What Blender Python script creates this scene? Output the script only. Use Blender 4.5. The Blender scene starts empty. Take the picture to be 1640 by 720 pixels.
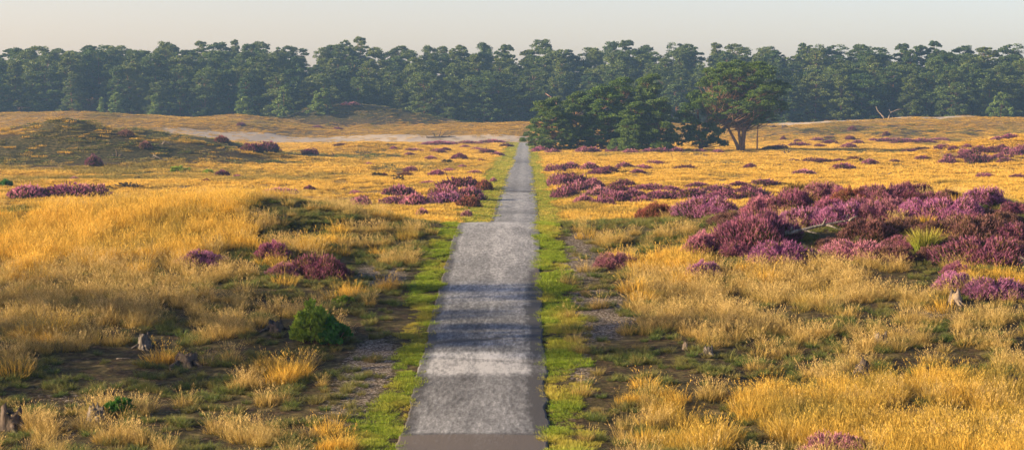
import bpy, math, random
import numpy as np
from mathutils import Matrix, Vector, Euler

R = math.radians
rng = np.random.default_rng(11)
random.seed(5)
scene = bpy.context.scene
col = scene.collection
PROTO = bpy.data.collections.new('grass_sources')      # never linked: sources of the grass stuff

# ------------------------------------------------------------------ camera
F = 3189.0
CAMZ = 6.75
cam_d = bpy.data.cameras.new('camera'); cam_d.lens = 70; cam_d.sensor_width = 36
cam_d.clip_start = 0.5; cam_d.clip_end = 6000
cam = bpy.data.objects.new('camera', cam_d); col.objects.link(cam); scene.camera = cam
cam.location = (0, 0, CAMZ)
cam.rotation_euler = (R(90 - 3.248), 0, math.atan(24.5 / F))
CM = np.array(cam.rotation_euler.to_matrix())

# ------------------------------------------------------------------ noise
def _h(ix, iy, s):
    v = np.sin(ix * 127.1 + iy * 311.7 + s * 74.7) * 43758.5453
    return v - np.floor(v)
def vn(x, y, s=0):
    x = np.asarray(x, float); y = np.asarray(y, float)
    ix = np.floor(x); iy = np.floor(y); fx = x - ix; fy = y - iy
    fx = fx * fx * (3 - 2 * fx); fy = fy * fy * (3 - 2 * fy)
    a = _h(ix, iy, s); b = _h(ix + 1, iy, s); c = _h(ix, iy + 1, s); d = _h(ix + 1, iy + 1, s)
    return (a * (1 - fx) + b * fx) * (1 - fy) + (c * (1 - fx) + d * fx) * fy
def fbm(x, y, s=0, o=3):
    t = 0; a = 1; n = 0
    for k in range(o):
        t = t + a * vn(x * 2 ** k + 17.3 * k, y * 2 ** k + 9.1 * k, s + k); n += a; a *= .5
    return t / n
def ss(a, b, x):
    t = np.clip((x - a) / (b - a), 0, 1); return t * t * (3 - 2 * t)

# ------------------------------------------------------------------ terrain height
_yt = np.arange(-200, 1200, .5)
_pk = np.array([(-200, 1.0), (-60, 3.5), (0, 5.0), (10, 3.9), (20, 2.15), (30, .75), (40, -.02), (46.7, .6), (52, 1.06), (59, 1.6), (65.5, 2.12),
                (71, 2.5), (75, 2.62), (80, 2.2), (87, 1.25), (95, .5), (105, .1), (117, 0), (1200, 0)])
_pt = np.interp(_yt, _pk[:, 0], _pk[:, 1])
_k = np.exp(-(np.arange(-14, 15) * .5 / 2.0) ** 2 / 2); _k /= _k.sum()
_pt = np.convolve(np.pad(_pt, 14, mode='edge'), _k, 'valid')
def P(y): return np.interp(y, _yt, _pt)
def XC(y): return -1.07 + .32 * ss(80, 104, np.asarray(y, float))
_rk = np.array([(-90, .2), (-40, .6), (-26, .5), (-21, .35), (-16, .6), (-11, 1.0), (-8.6, .8), (-6.1, .42), (-2.9, 0), (1.4, 0), (3.9, .1), (6.4, .3),
                (11.4, .95), (16.4, 1.05), (20, .6), (26, .3), (60, .6), (90, .2)])
_fk = np.array([(0, 182), (100, 178), (200, 181), (300, 187), (400, 194), (550, 200), (700, 197), (830, 196), (1000, 200), (1230, 201), (1330, 197), (1440, 190), (1640, 190)], float)
_fx = np.array([-420] + list((_fk[:, 0] - 844.5) * 490 / F) + [420]); _fz = np.array([6.] + list(CAMZ - (_fk[:, 1] - 179) * 490 / F) + [5.5])
def g(x, y, cx, cy, rx, ry, p=2): return np.exp(-(np.abs((x - cx) / rx) ** p + np.abs((y - cy) / ry) ** p))
def H(x, y):
    x = np.asarray(x, float); y = np.asarray(y, float)
    dr = np.abs(x - XC(y))
    w = ss(2.2, 5.5, dr) * (y < 437) + (y >= 437)
    z = P(y)
    z = z + np.interp(x, _rk[:, 0], _rk[:, 1]) * np.exp(-((y - 78) / 15.) ** 2) * w
    # distant dunes
    st = 440 - 50 * ss(30, 80, np.abs(x + 10))
    cr = np.interp(x, _fx, _fz)
    z = z + cr * ss(0, 1, (y - st) / (492 - st)) - 1.2 * ss(495, 512, y) + 9.5 * ss(520, 625, y)
    z = z + 6.0 * g(x, y, -46, 506, 16, 9, 2.4) + 1.8 * g(x, y, -26, 505, 12, 8) + 1.6 * g(x, y, -72, 500, 9, 8)
    z = z + (fbm(x / 22, y / 16, 3) - .5) * 2.6 * ss(425, 470, y) * w * (1 - .7 * ss(505, 520, y))
    # mossy dunes left in the middle distance
    z = z + 5.0 * g(x, y, -66, 266, 22, 20, 2.6) * (1 - .15 * ss(-75, -60, -x)) + 1.2 * g(x, y, -60, 262, 6, 8)
    z = z + 4.2 * g(x, y, -63, 305, 16, 16) + 1.0 * g(x, y, -47, 298, 8, 10) + 1.3 * g(x, y, -43, 258, 8, 8) + .6 * g(x, y, -33, 262, 8, 6)
    z = z + 3.9 * g(x, y, 78, 272, 19, 22, 2.4) + 1.0 * g(x, y, 57, 268, 7, 9)
    z = z + 1.6 * g(x, y, -26, 330, 10, 14) * w
    dn = g(x, y, -62, 280, 34, 36, 3) + g(x, y, 78, 272, 22, 24, 3) + g(x, y, -46, 506, 20, 12, 3)
    z = z + dn * ((fbm(x / 6, y / 8, 13) - .5) * 1.7 + (fbm(x / 1.7, y / 3, 14, 2) - .5) * .5)
    # undulation
    z = z + (fbm(x / 9, y / 9, 5) - .5) * .55 * w * ss(30, 45, y)
    z = z + (fbm(x / 2.1, y / 2.1, 8, 2) - .5) * .26 * w * ss(30, 40, y)
    return z

def ray(px, py):
    d = CM @ np.array([(px - 820) / F, (360 - py) / F, -1.0]); return d / d[1]
_ty = np.concatenate([np.arange(24, 130, .12), np.arange(130, 560, .5)])
def at(px, py):
    """ground point seen at a pixel of the photo"""
    d = ray(px, py)
    z = CAMZ + d[2] * _ty
    below = np.nonzero(z < H(d[0] * _ty, _ty))[0]
    t = _ty[below[0]] if len(below) else 500.
    return float(d[0] * t), float(t)
def pos(px, py, dz=0):
    x, y = at(px, py); return Vector((x, y, float(H(x, y)) + dz)), y / F    # position, metres per photo pixel there

# ------------------------------------------------------------------ materials
def new_mat(name):
    m = bpy.data.materials.new(name); m.use_nodes = True
    nt = m.node_tree; nt.nodes.clear()
    return m, nt
def nd(nt, t, **kw):
    n = nt.nodes.new(t)
    for k, v in kw.items():
        if k == 'inp':
            for i, val in v.items():
                s = n.inputs[i]
                if hasattr(val, 'is_output') or isinstance(val, bpy.types.NodeSocket): nt.links.new(val, s)
                else: s.default_value = val
        else: setattr(n, k, v)
    return n
def c4(c): return (c[0], c[1], c[2], 1)
def mixc(nt, fac, a, b, bt='MIX'):
    n = nt.nodes.new('ShaderNodeMix'); n.data_type = 'RGBA'; n.blend_type = bt
    for s, v in ((n.inputs[0], fac), (n.inputs[6], a), (n.inputs[7], b)):
        if isinstance(v, bpy.types.NodeSocket): nt.links.new(v, s)
        elif isinstance(v, (tuple, list)): s.default_value = c4(v)
        else: s.default_value = v
    return n.outputs[2]
def math_(nt, op, a, b=0.5, clamp=False):
    n = nt.nodes.new('ShaderNodeMath'); n.operation = op; n.use_clamp = clamp
    for s, v in ((n.inputs[0], a), (n.inputs[1], b)):
        if isinstance(v, bpy.types.NodeSocket): nt.links.new(v, s)
        else: s.default_value = v
    return n.outputs[0]
def attr(nt, name, typ='GEOMETRY', out='Fac'):
    n = nt.nodes.new('ShaderNodeAttribute'); n.attribute_name = name; n.attribute_type = typ; return n.outputs[out]
def noise(nt, scale, detail=3, vec=None, rough=.55, dim='3D'):
    n = nt.nodes.new('ShaderNodeTexNoise'); n.inputs['Scale'].default_value = scale; n.inputs['Detail'].default_value = detail
    n.inputs['Roughness'].default_value = rough
    if vec is not None: nt.links.new(vec, n.inputs['Vector'])
    return n.outputs['Fac']
def ramp(nt, fac, stops):
    n = nt.nodes.new('ShaderNodeValToRGB'); e = n.color_ramp.elements
    while len(e) < len(stops): e.new(.5)
    for i, (p, c) in enumerate(stops): e[i].position = p; e[i].color = c4(c)
    nt.links.new(fac, n.inputs[0]); return n.outputs[0]
def mrange(nt, v, a, b, c=0, d=1):
    n = nt.nodes.new('ShaderNodeMapRange'); nt.links.new(v, n.inputs[0])
    for i, q in enumerate((a, b, c, d)): n.inputs[i + 1].default_value = q
    return n.outputs[0]
def out(nt, sh):
    o = nt.nodes.new('ShaderNodeOutputMaterial'); nt.links.new(sh, o.inputs[0])
def leafy(nt, colr, trans=.35, rough=.6, spec=.25, tcol=None):
    p = nt.nodes.new('ShaderNodeBsdfPrincipled'); nt.links.new(colr, p.inputs['Base Color'])
    p.inputs['Roughness'].default_value = rough; p.inputs['Specular IOR Level'].default_value = spec
    t = nt.nodes.new('ShaderNodeBsdfTranslucent'); nt.links.new(tcol or colr, t.inputs[0])
    m = nt.nodes.new('ShaderNodeMixShader'); m.inputs[0].default_value = trans
    nt.links.new(p.outputs[0], m.inputs[1]); nt.links.new(t.outputs[0], m.inputs[2]); out(nt, m.outputs[0])

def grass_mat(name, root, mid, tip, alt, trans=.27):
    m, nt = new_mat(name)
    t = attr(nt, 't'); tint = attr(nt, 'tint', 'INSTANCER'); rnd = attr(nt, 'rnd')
    c = ramp(nt, t, [(0, root), (.4, mid), (1, tip)])  # roots differ in colour, darkened further to suggest shade between tufts
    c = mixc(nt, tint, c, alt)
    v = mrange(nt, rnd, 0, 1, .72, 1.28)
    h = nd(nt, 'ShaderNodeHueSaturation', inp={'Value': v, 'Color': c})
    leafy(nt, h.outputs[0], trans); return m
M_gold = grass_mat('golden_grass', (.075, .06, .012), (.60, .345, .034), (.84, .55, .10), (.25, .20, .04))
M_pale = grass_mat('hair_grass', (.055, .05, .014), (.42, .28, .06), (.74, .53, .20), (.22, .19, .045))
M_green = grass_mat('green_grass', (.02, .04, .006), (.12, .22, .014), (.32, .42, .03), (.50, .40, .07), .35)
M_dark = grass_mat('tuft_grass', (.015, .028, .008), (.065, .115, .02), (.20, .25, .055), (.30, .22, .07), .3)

def pine_mat(name, dark, light, warm, wf=.55):
    m, nt = new_mat(name)
    t = attr(nt, 't'); oi = nd(nt, 'ShaderNodeObjectInfo')
    c = mixc(nt, t, dark, light)
    c = mixc(nt, math_(nt, 'MULTIPLY', oi.outputs['Random'], wf), c, warm)
    leafy(nt, c, .3, .55, .3); return m
M_pine = pine_mat('pine_needles', (.022, .055, .022), (.105, .18, .036), (.19, .22, .048), .6)
M_pine_near = pine_mat('near_pine_needles', (.02, .055, .012), (.15, .25, .028), (.14, .17, .03), .3)
M_young = pine_mat('young_pine_needles', (.06, .11, .03), (.22, .31, .06), (.2, .28, .06))
def bark_mat(name, a, b, sc=6):
    m, nt = new_mat(name)
    tc = nd(nt, 'ShaderNodeTexCoord')
    mp = nd(nt, 'ShaderNodeMapping', inp={'Vector': tc.outputs['Object'], 'Scale': (1, 1, .3)})
    n = noise(nt, sc, 5, mp.outputs[0])
    c = ramp(nt, n, [(.35, a), (.65, b)])
    p = nd(nt, 'ShaderNodeBsdfPrincipled', inp={'Base Color': c, 'Roughness': .85, 'Specular IOR Level': .15})
    bp = nd(nt, 'ShaderNodeBump', inp={'Strength': .7, 'Distance': .05, 'Height': n}); nt.links.new(bp.outputs[0], p.inputs['Normal'])
    out(nt, p.outputs[0]); return m
M_bark = bark_mat('pine_bark', (.10, .06, .04), (.30, .17, .10))
M_dead = bark_mat('weathered_wood', (.05, .043, .036), (.21, .18, .15), 14)
M_grey = bark_mat('silvery_dead_wood', (.08, .07, .062), (.28, .25, .22), 14)
M_charred = bark_mat('dark_old_wood', (.035, .028, .022), (.13, .10, .08), 10)
M_snag = bark_mat('bleached_dead_wood', (.13, .10, .075), (.32, .25, .19), 3)
M_snag2 = bark_mat('reddish_dead_wood', (.20, .11, .08), (.42, .26, .19), 3)

def heather_mat(flower):
    m, nt = new_mat('heather_flower' if flower else 'heather_stem')
    t = attr(nt, 't'); rnd = attr(nt, 'rnd'); oi = nd(nt, 'ShaderNodeObjectInfo')
    if flower:
        c = mixc(nt, mrange(nt, t, .1, .55), (.05, .045, .018), oi.outputs['Color'])
        c = mixc(nt, mrange(nt, rnd, .68, .74), c, (.15, .09, .04))
    else: c = mixc(nt, rnd, (.028, .026, .012), (.07, .06, .02))
    h = nd(nt, 'ShaderNodeHueSaturation', inp={'Value': mrange(nt, rnd, 0, 1, .7, 1.3), 'Color': c})
    leafy(nt, h.outputs[0], .3 if flower else .1, .7, .15); return m
M_hf = heather_mat(True); M_hs = heather_mat(False)

def ground_mat():
    m, nt = new_mat('heath_ground')
    tc = nd(nt, 'ShaderNodeTexCoord').outputs['Object']
    A = {k: attr(nt, k) for k in ('sand', 'moss', 'gold', 'gravel')}
    nb = noise(nt, .9, 6, tc); nf = noise(nt, 7, 5, tc, .7); nm = noise(nt, 2.6, 4, tc); ng = noise(nt, 16, 5, tc, .8)
    soil = ramp(nt, nf, [(.3, (.020, .014, .009)), (.48, (.06, .042, .024)), (.6, (.12, .085, .045)), (.72, (.24, .18, .11))])
    litter = ramp(nt, nf, [(.25, (.09, .065, .025)), (.5, (.26, .17, .055)), (.75, (.42, .29, .11))])
    mossc = ramp(nt, nm, [(.3, (.018, .02, .008)), (.48, (.05, .05, .018)), (.6, (.10, .08, .035)), (.75, (.24, .18, .08))])
    sandc = ramp(nt, nf, [(.2, (.36, .30, .22)), (.7, (.56, .47, .36))])
    grav = ramp(nt, ng, [(.44, (.06, .045, .03)), (.52, (.20, .16, .12)), (.60, (.50, .44, .37))])
    def jit(a, n, k=1.1): return math_(nt, 'ADD', a, math_(nt, 'MULTIPLY', math_(nt, 'SUBTRACT', n, .5), k), True)
    def step(a, lo=.42, hi=.58): return mrange(nt, a, lo, hi)
    c = mixc(nt, step(jit(A['gold'], nb)), soil, litter)
    c = mixc(nt, step(jit(A['moss'], nm)), c, mossc)
    c = mixc(nt, math_(nt, 'MULTIPLY', step(jit(A['gravel'], nf, 1.6)), .85), c, grav)
    c = mixc(nt, step(jit(A['sand'], nb, .8)), c, sandc)
    p = nd(nt, 'ShaderNodeBsdfPrincipled', inp={'Base Color': c, 'Roughness': .95, 'Specular IOR Level': .08})
    bp = nd(nt, 'ShaderNodeBump', inp={'Strength': .8, 'Distance': .07, 'Height': nf}); nt.links.new(bp.outputs[0], p.inputs['Normal'])
    out(nt, p.outputs[0]); return m
def road_mat():
    m, nt = new_mat('chip_seal_asphalt')
    tc = nd(nt, 'ShaderNodeTexCoord').outputs['Object']
    st = nd(nt, 'ShaderNodeMapping', inp={'Vector': tc, 'Scale': (1, .22, 1)}).outputs[0]
    st2 = nd(nt, 'ShaderNodeMapping', inp={'Vector': tc, 'Scale': (1, .1, 1)}).outputs[0]
    tone = attr(nt, 'tone'); warm = attr(nt, 'warm')
    n1 = noise(nt, 13, 4, st, .75); n2 = noise(nt, 2.2, 5, st, .6); n3 = noise(nt, 45, 2, tc, .6); n4 = noise(nt, 6, 5, st2, .7)
    v = math_(nt, 'ADD', tone, math_(nt, 'MULTIPLY', math_(nt, 'SUBTRACT', n1, .5), 1.7))
    v = math_(nt, 'ADD', v, math_(nt, 'MULTIPLY', math_(nt, 'SUBTRACT', n2, .5), .9))
    v = math_(nt, 'ADD', v, math_(nt, 'MULTIPLY', math_(nt, 'SUBTRACT', n4, .5), .5))
    v = math_(nt, 'ADD', v, math_(nt, 'MULTIPLY', math_(nt, 'SUBTRACT', n3, .5), .4))
    c = ramp(nt, v, [(.05, (.055, .055, .054)), (.4, (.155, .16, .158)), (.7, (.29, .295, .29)), (1, (.52, .52, .505))])
    c = mixc(nt, warm, c, (.17, .135, .10), 'MIX')
    #crk = nd(nt, 'ShaderNodeTexVoronoi', feature='DISTANCE_TO_EDGE', inp={'Vector': nd(nt, 'ShaderNodeVectorMath', operation='ADD', inp={0: st, 1: nd(nt, 'ShaderNodeTexNoise', inp={'Scale': 1.5}).outputs['Color']}).outputs[0], 'Scale': .28})
    #ck = mrange(nt, crk.outputs['Distance'], .004, .012, 1, 0)
    
    p = nd(nt, 'ShaderNodeBsdfPrincipled', inp={'Base Color': c, 'Roughness': .75, 'Specular IOR Level': .35})
    bp = nd(nt, 'ShaderNodeBump', inp={'Strength': .5, 'Distance': .015, 'Height': n1}); nt.links.new(bp.outputs[0], p.inputs['Normal'])
    out(nt, p.outputs[0]); return m
M_ground = ground_mat(); M_road = road_mat()

# ------------------------------------------------------------------ mesh helpers
def mesh_np(name, V, Fq, mat, attrs=None, smooth=False):
    V = np.ascontiguousarray(V, dtype=np.float32); Fq = np.ascontiguousarray(Fq, dtype=np.int32)
    me = bpy.data.meshes.new(name); k = Fq.shape[1]
    me.vertices.add(len(V)); me.vertices.foreach_set('co', V.ravel())
    me.loops.add(Fq.size); me.loops.foreach_set('vertex_index', Fq.ravel())
    me.polygons.add(len(Fq)); me.polygons.foreach_set('loop_start', np.arange(0, Fq.size, k, dtype=np.int32))
    me.polygons.foreach_set('loop_total', np.full(len(Fq), k, dtype=np.int32))
    if smooth: me.polygons.foreach_set('use_smooth', np.ones(len(Fq), dtype=bool))
    for a, v in (attrs or {}).items():
        at_ = me.attributes.new(a, 'FLOAT', 'POINT'); at_.data.foreach_set('value', np.ascontiguousarray(v, dtype=np.float32))
    me.update(calc_edges=True)
    if mat: me.materials.append(mat)
    return me
def link(name, me, parent=None, loc=None):
    o = bpy.data.objects.new(name, me); col.objects.link(o)
    if parent: o.parent = parent
    if loc is not None: o.location = loc
    return o
def tag(o, label=None, cat=None, group=None, kind=None):
    if label: o['label'] = label
    if cat: o['category'] = cat
    if group: o['group'] = group
    if kind: o['kind'] = kind
    return o
def empty(name, loc): return link(name, None, None, loc)
def tube(pts, rad, seg=6, jitter=0, r=None):
    pts = np.array(pts, float); n = len(pts); V = []
    for i in range(n):
        d = pts[min(i + 1, n - 1)] - pts[max(i - 1, 0)]; d /= np.linalg.norm(d) + 1e-9
        a = np.cross(d, [0, 0, 1.]) if abs(d[2]) < .9 else np.cross(d, [1., 0, 0]); a /= np.linalg.norm(a); b = np.cross(d, a)
        for s in range(seg):
            th = 2 * math.pi * s / seg; q = rad[i] * (1 + (jitter * (r.random() - .5) if jitter else 0))
            V.append(pts[i] + q * (math.cos(th) * a + math.sin(th) * b))
    Fq = [(i * seg + s, i * seg + (s + 1) % seg, (i + 1) * seg + (s + 1) % seg, (i + 1) * seg + s) for i in range(n - 1) for s in range(seg)]
    base = len(V); V.append(pts[0]); V.append(pts[-1])
    for s in range(0, seg):
        Fq.append((base, (s + 1) % seg, s, s)); Fq.append((base + 1, (n - 1) * seg + s, (n - 1) * seg + (s + 1) % seg, (n - 1) * seg + (s + 1) % seg))
    return np.array(V), np.array(Fq)
class Acc:
    def __init__(s): s.V = []; s.F = []; s.n = 0; s.A = {}
    def add(s, V, Fq, **a):
        s.V.append(V); s.F.append(np.asarray(Fq) + s.n); s.n += len(V)
        for k, v in a.items(): s.A.setdefault(k, []).append(v)
    def mesh(s, name, mat, smooth=False):
        V = np.concatenate(s.V); Fq = np.concatenate(s.F); A = {k: np.concatenate(v) for k, v in s.A.items()}
        if Fq.shape[1] == 4 and (Fq[:, 2] == Fq[:, 3]).any():      # mixed tris/quads
            tri = Fq[:, 2] == Fq[:, 3]
            me = bpy.data.meshes.new(name)
            me.from_pydata(V.tolist(), [], [tuple(f[:3]) if t else tuple(f) for f, t in zip(Fq.tolist(), tri)])
            for a, v in A.items():
                at_ = me.attributes.new(a, 'FLOAT', 'POINT'); at_.data.foreach_set('value', np.asarray(v, dtype=np.float32))
            if smooth: me.polygons.foreach_set('use_smooth', [True] * len(me.polygons))
            if mat: me.materials.append(mat)
            return me
        return mesh_np(name, V, Fq, mat, A, smooth)

def blades(base, az, hgt, lean, wid, lev=4, droop=.35, r=rng):
    """grass blades: arrays of base(n,3) azimuth, height, lean, width -> V,F,t"""
    n = len(base); L = np.linspace(0, 1, lev)
    dirx = np.cos(az)[:, None]; diry = np.sin(az)[:, None]
    ext = (L[None] ** 1.6) * (lean * hgt)[:, None]
    zz = L[None] * hgt[:, None] * (1 - droop * (L[None] ** 2) * np.clip(lean, 0, 1.2)[:, None])
    px = base[:, 0:1] + dirx * ext; py = base[:, 1:2] + diry * ext; pz = base[:, 2:3] + zz
    fa = r.random(n) * math.pi
    wx = np.cos(fa)[:, None]; wy = np.sin(fa)[:, None]
    w = wid[:, None] * (1 - .82 * L[None] ** 1.5) * .5
    A = np.stack([px - wx * w, py - wy * w, pz], -1); B = np.stack([px + wx * w, py + wy * w, pz], -1)
    V = np.stack([A, B], 2).reshape(-1, 3)
    i0 = (np.arange(n) * lev * 2)[:, None] + (np.arange(lev - 1) * 2)[None]
    Fq = np.stack([i0, i0 + 1, i0 + 3, i0 + 2], -1).reshape(-1, 4)
    t = np.repeat(np.tile(L, n), 2); rd = np.repeat(r.random(n), lev * 2)
    return V, Fq, t, rd
def tuft(name, mat, n, rad, h, wid, lean=(.1, .7), seed=1, plume=0, hv=.45):
    r = np.random.default_rng(seed)
    rr = rad * np.sqrt(r.random(n)); th = r.random(n) * 2 * math.pi
    base = np.stack([rr * np.cos(th), rr * np.sin(th), np.full(n, -.03)], -1)
    az = th + r.normal(0, .7, n); le = r.uniform(*lean, n) * (.4 + .9 * rr / rad)
    hh = h * (1 - hv * r.random(n)) * (1 - .25 * rr / rad)
    V, Fq, t, rd = blades(base, az, hh, le, wid * r.uniform(.6, 1.3, n), r=r)
    ac = Acc(); ac.add(V, Fq, t=t, rnd=rd)
    if plume:      # seed heads: small slivers round the top of taller stems
        k = plume
        rr = rad * .8 * np.sqrt(r.random(k)); th = r.random(k) * 2 * math.pi
        az = th + r.normal(0, .5, k); le = r.uniform(.15, .6, k); hh = h * r.uniform(.95, 1.35, k)
        base = np.stack([rr * np.cos(th), rr * np.sin(th), np.zeros(k)], -1)
        V, Fq, t, rd = blades(base, az, hh, le, np.full(k, wid * .45), r=r); ac.add(V, Fq, t=t, rnd=rd)
        top = V.reshape(k, 4, 2, 3).mean(2)
        m = 5
        seg = r.uniform(.62, 1, (k, m)); f = seg * 3; i = np.clip(f.astype(int), 0, 2); ff = (f - i)[..., None]
        pp = top[np.arange(k)[:, None], i] * (1 - ff) + top[np.arange(k)[:, None], i + 1] * ff
        pp = pp.reshape(-1, 3); q = len(pp)
        V, Fq, t, rd = blades(pp, r.random(q) * 6.28, np.full(q, h * .09), r.uniform(.3, .9, q), np.full(q, wid * .8), lev=3, r=r)
        ac.add(V, Fq, t=np.full(len(V), 1.), rnd=rd)
    me = ac.mesh(name, mat)
    o = bpy.data.objects.new(name, me); PROTO.objects.link(o); return o

# ------------------------------------------------------------------ region maps (centre, radii in metres on the ground)
def blob(px, py, rx, ry):
    x, y = at(px, py); x0, y0 = at(px, min(py + ry, 900)); x1, y1 = at(px, max(py - ry, 200))
    ry_ = max(abs(y1 - y0) / 2, .6)
    if ry_ > .45 * y: ry_ = .12 * y
    return x, y, rx * y / F, ry_
def field(blobs, x, y, base=0.):
    v = np.full(np.shape(x), base, float)
    for (cx, cy, rx, ry, val) in blobs:
        w = np.exp(-(((x - cx) / rx) ** 2 + ((y - cy) / ry) ** 2) ** 1.5)
        v = v * (1 - w) + val * w
    return v
def B(lst): return [blob(*b[:4]) + (b[4],) for b in lst]
# near zone: density of tall golden grass
gold_b = B([(100, 390, 260, 50, 1.0), (250, 345, 200, 28, 1.0), (470, 345, 140, 22, .36), (620, 352, 110, 18, .2), (30, 330, 60, 14, 1.),
            (1340, 655, 220, 45, .9), (1080, 690, 90, 40, .85), (1560, 640, 120, 50, .9), (1050, 655, 60, 30, .6), (1480, 700, 200, 40, .95),
            (530, 690, 45, 25, .4), (960, 385, 45, 18, .5), (1080, 425, 100, 20, .75), (1270, 440, 90, 18, .35),
            (40, 500, 40, 60, .3), (1200, 620, 120, 25, .4), (480, 462, 120, 24, .0), (460, 425, 90, 14, .0), (150, 700, 300, 40, .12), (500, 600, 60, 60, .05), (1200, 398, 130, 14, .0), (1450, 400, 210, 18, .0), (480, 340, 130, 14, .12)])
pale_b = B([(110, 480, 180, 60, .95), (60, 560, 110, 35, .75), (330, 480, 110, 45, .8), (470, 470, 60, 30, .5), (230, 430, 160, 25, .8),
            (600, 470, 50, 30, .3), (1250, 450, 200, 30, 1.), (1120, 500, 110, 35, .95), (1350, 480, 220, 30, .65), (1180, 540, 100, 25, .55), (1430, 545, 200, 40, .5),
            (1350, 610, 80, 30, .45), (1560, 560, 90, 40, .6), (990, 450, 50, 30, .5), (960, 545, 45, 22, .45), (1000, 400, 60, 20, .5), (560, 400, 80, 25, .35), (520, 545, 50, 30, .3),
            (500, 345, 150, 22, .4), (1340, 650, 260, 40, .42), (1500, 700, 200, 30, .4), (1080, 690, 90, 30, .35), (200, 655, 200, 50, .2), (480, 610, 120, 50, .12), (400, 700, 150, 30, .25), (1200, 398, 130, 14, .05), (1450, 400, 210, 18, .05), (1560, 440, 110, 20, .1), (480, 345, 140, 16, .1), (490, 458, 100, 18, .12), (460, 425, 90, 14, .1)])
dark_b = B([(400, 600, 180, 40, .9), (200, 600, 200, 30, .6), (520, 345, 160, 25, .9), (1010, 590, 90, 30, .8), (1350, 560, 260, 40, .7), (1180, 605, 120, 30, .8),
            (1060, 370, 80, 16, .7), (600, 600, 40, 60, .5), (620, 400, 60, 40, .8), (450, 385, 100, 20, .6), (1520, 520, 100, 30, .5), (1300, 440, 150, 30, .3), (150, 690, 150, 30, .15)])
gravel_b = B([(590, 590, 50, 60, .95), (610, 440, 50, 30, .85), (560, 650, 60, 30, .6), (930, 420, 40, 30, .95), (960, 500, 60, 45, 1.0), (930, 590, 30, 60, .6), (930, 385, 30, 15, .8),
              (20, 368, 40, 8, .9), (100, 640, 60, 20, .45), (100, 690, 130, 25, .35), (1500, 505, 50, 15, .5), (400, 690, 60, 20, .3)])
moss_b = B([(520, 345, 190, 30, 1.0), (620, 380, 100, 40, .9), (1080, 375, 110, 22, .8), (1570, 455, 80, 15, .9), (300, 600, 250, 40, .5), (430, 560, 100, 30, .5), (1250, 590, 250, 30, .5)])
sand_b = B([(120, 250, 1, 1, 0)])
DUNE = [(-66, 262, 24, 19), (-58, 300, 24, 16), (-44, 262, 9, 10)]
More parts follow.
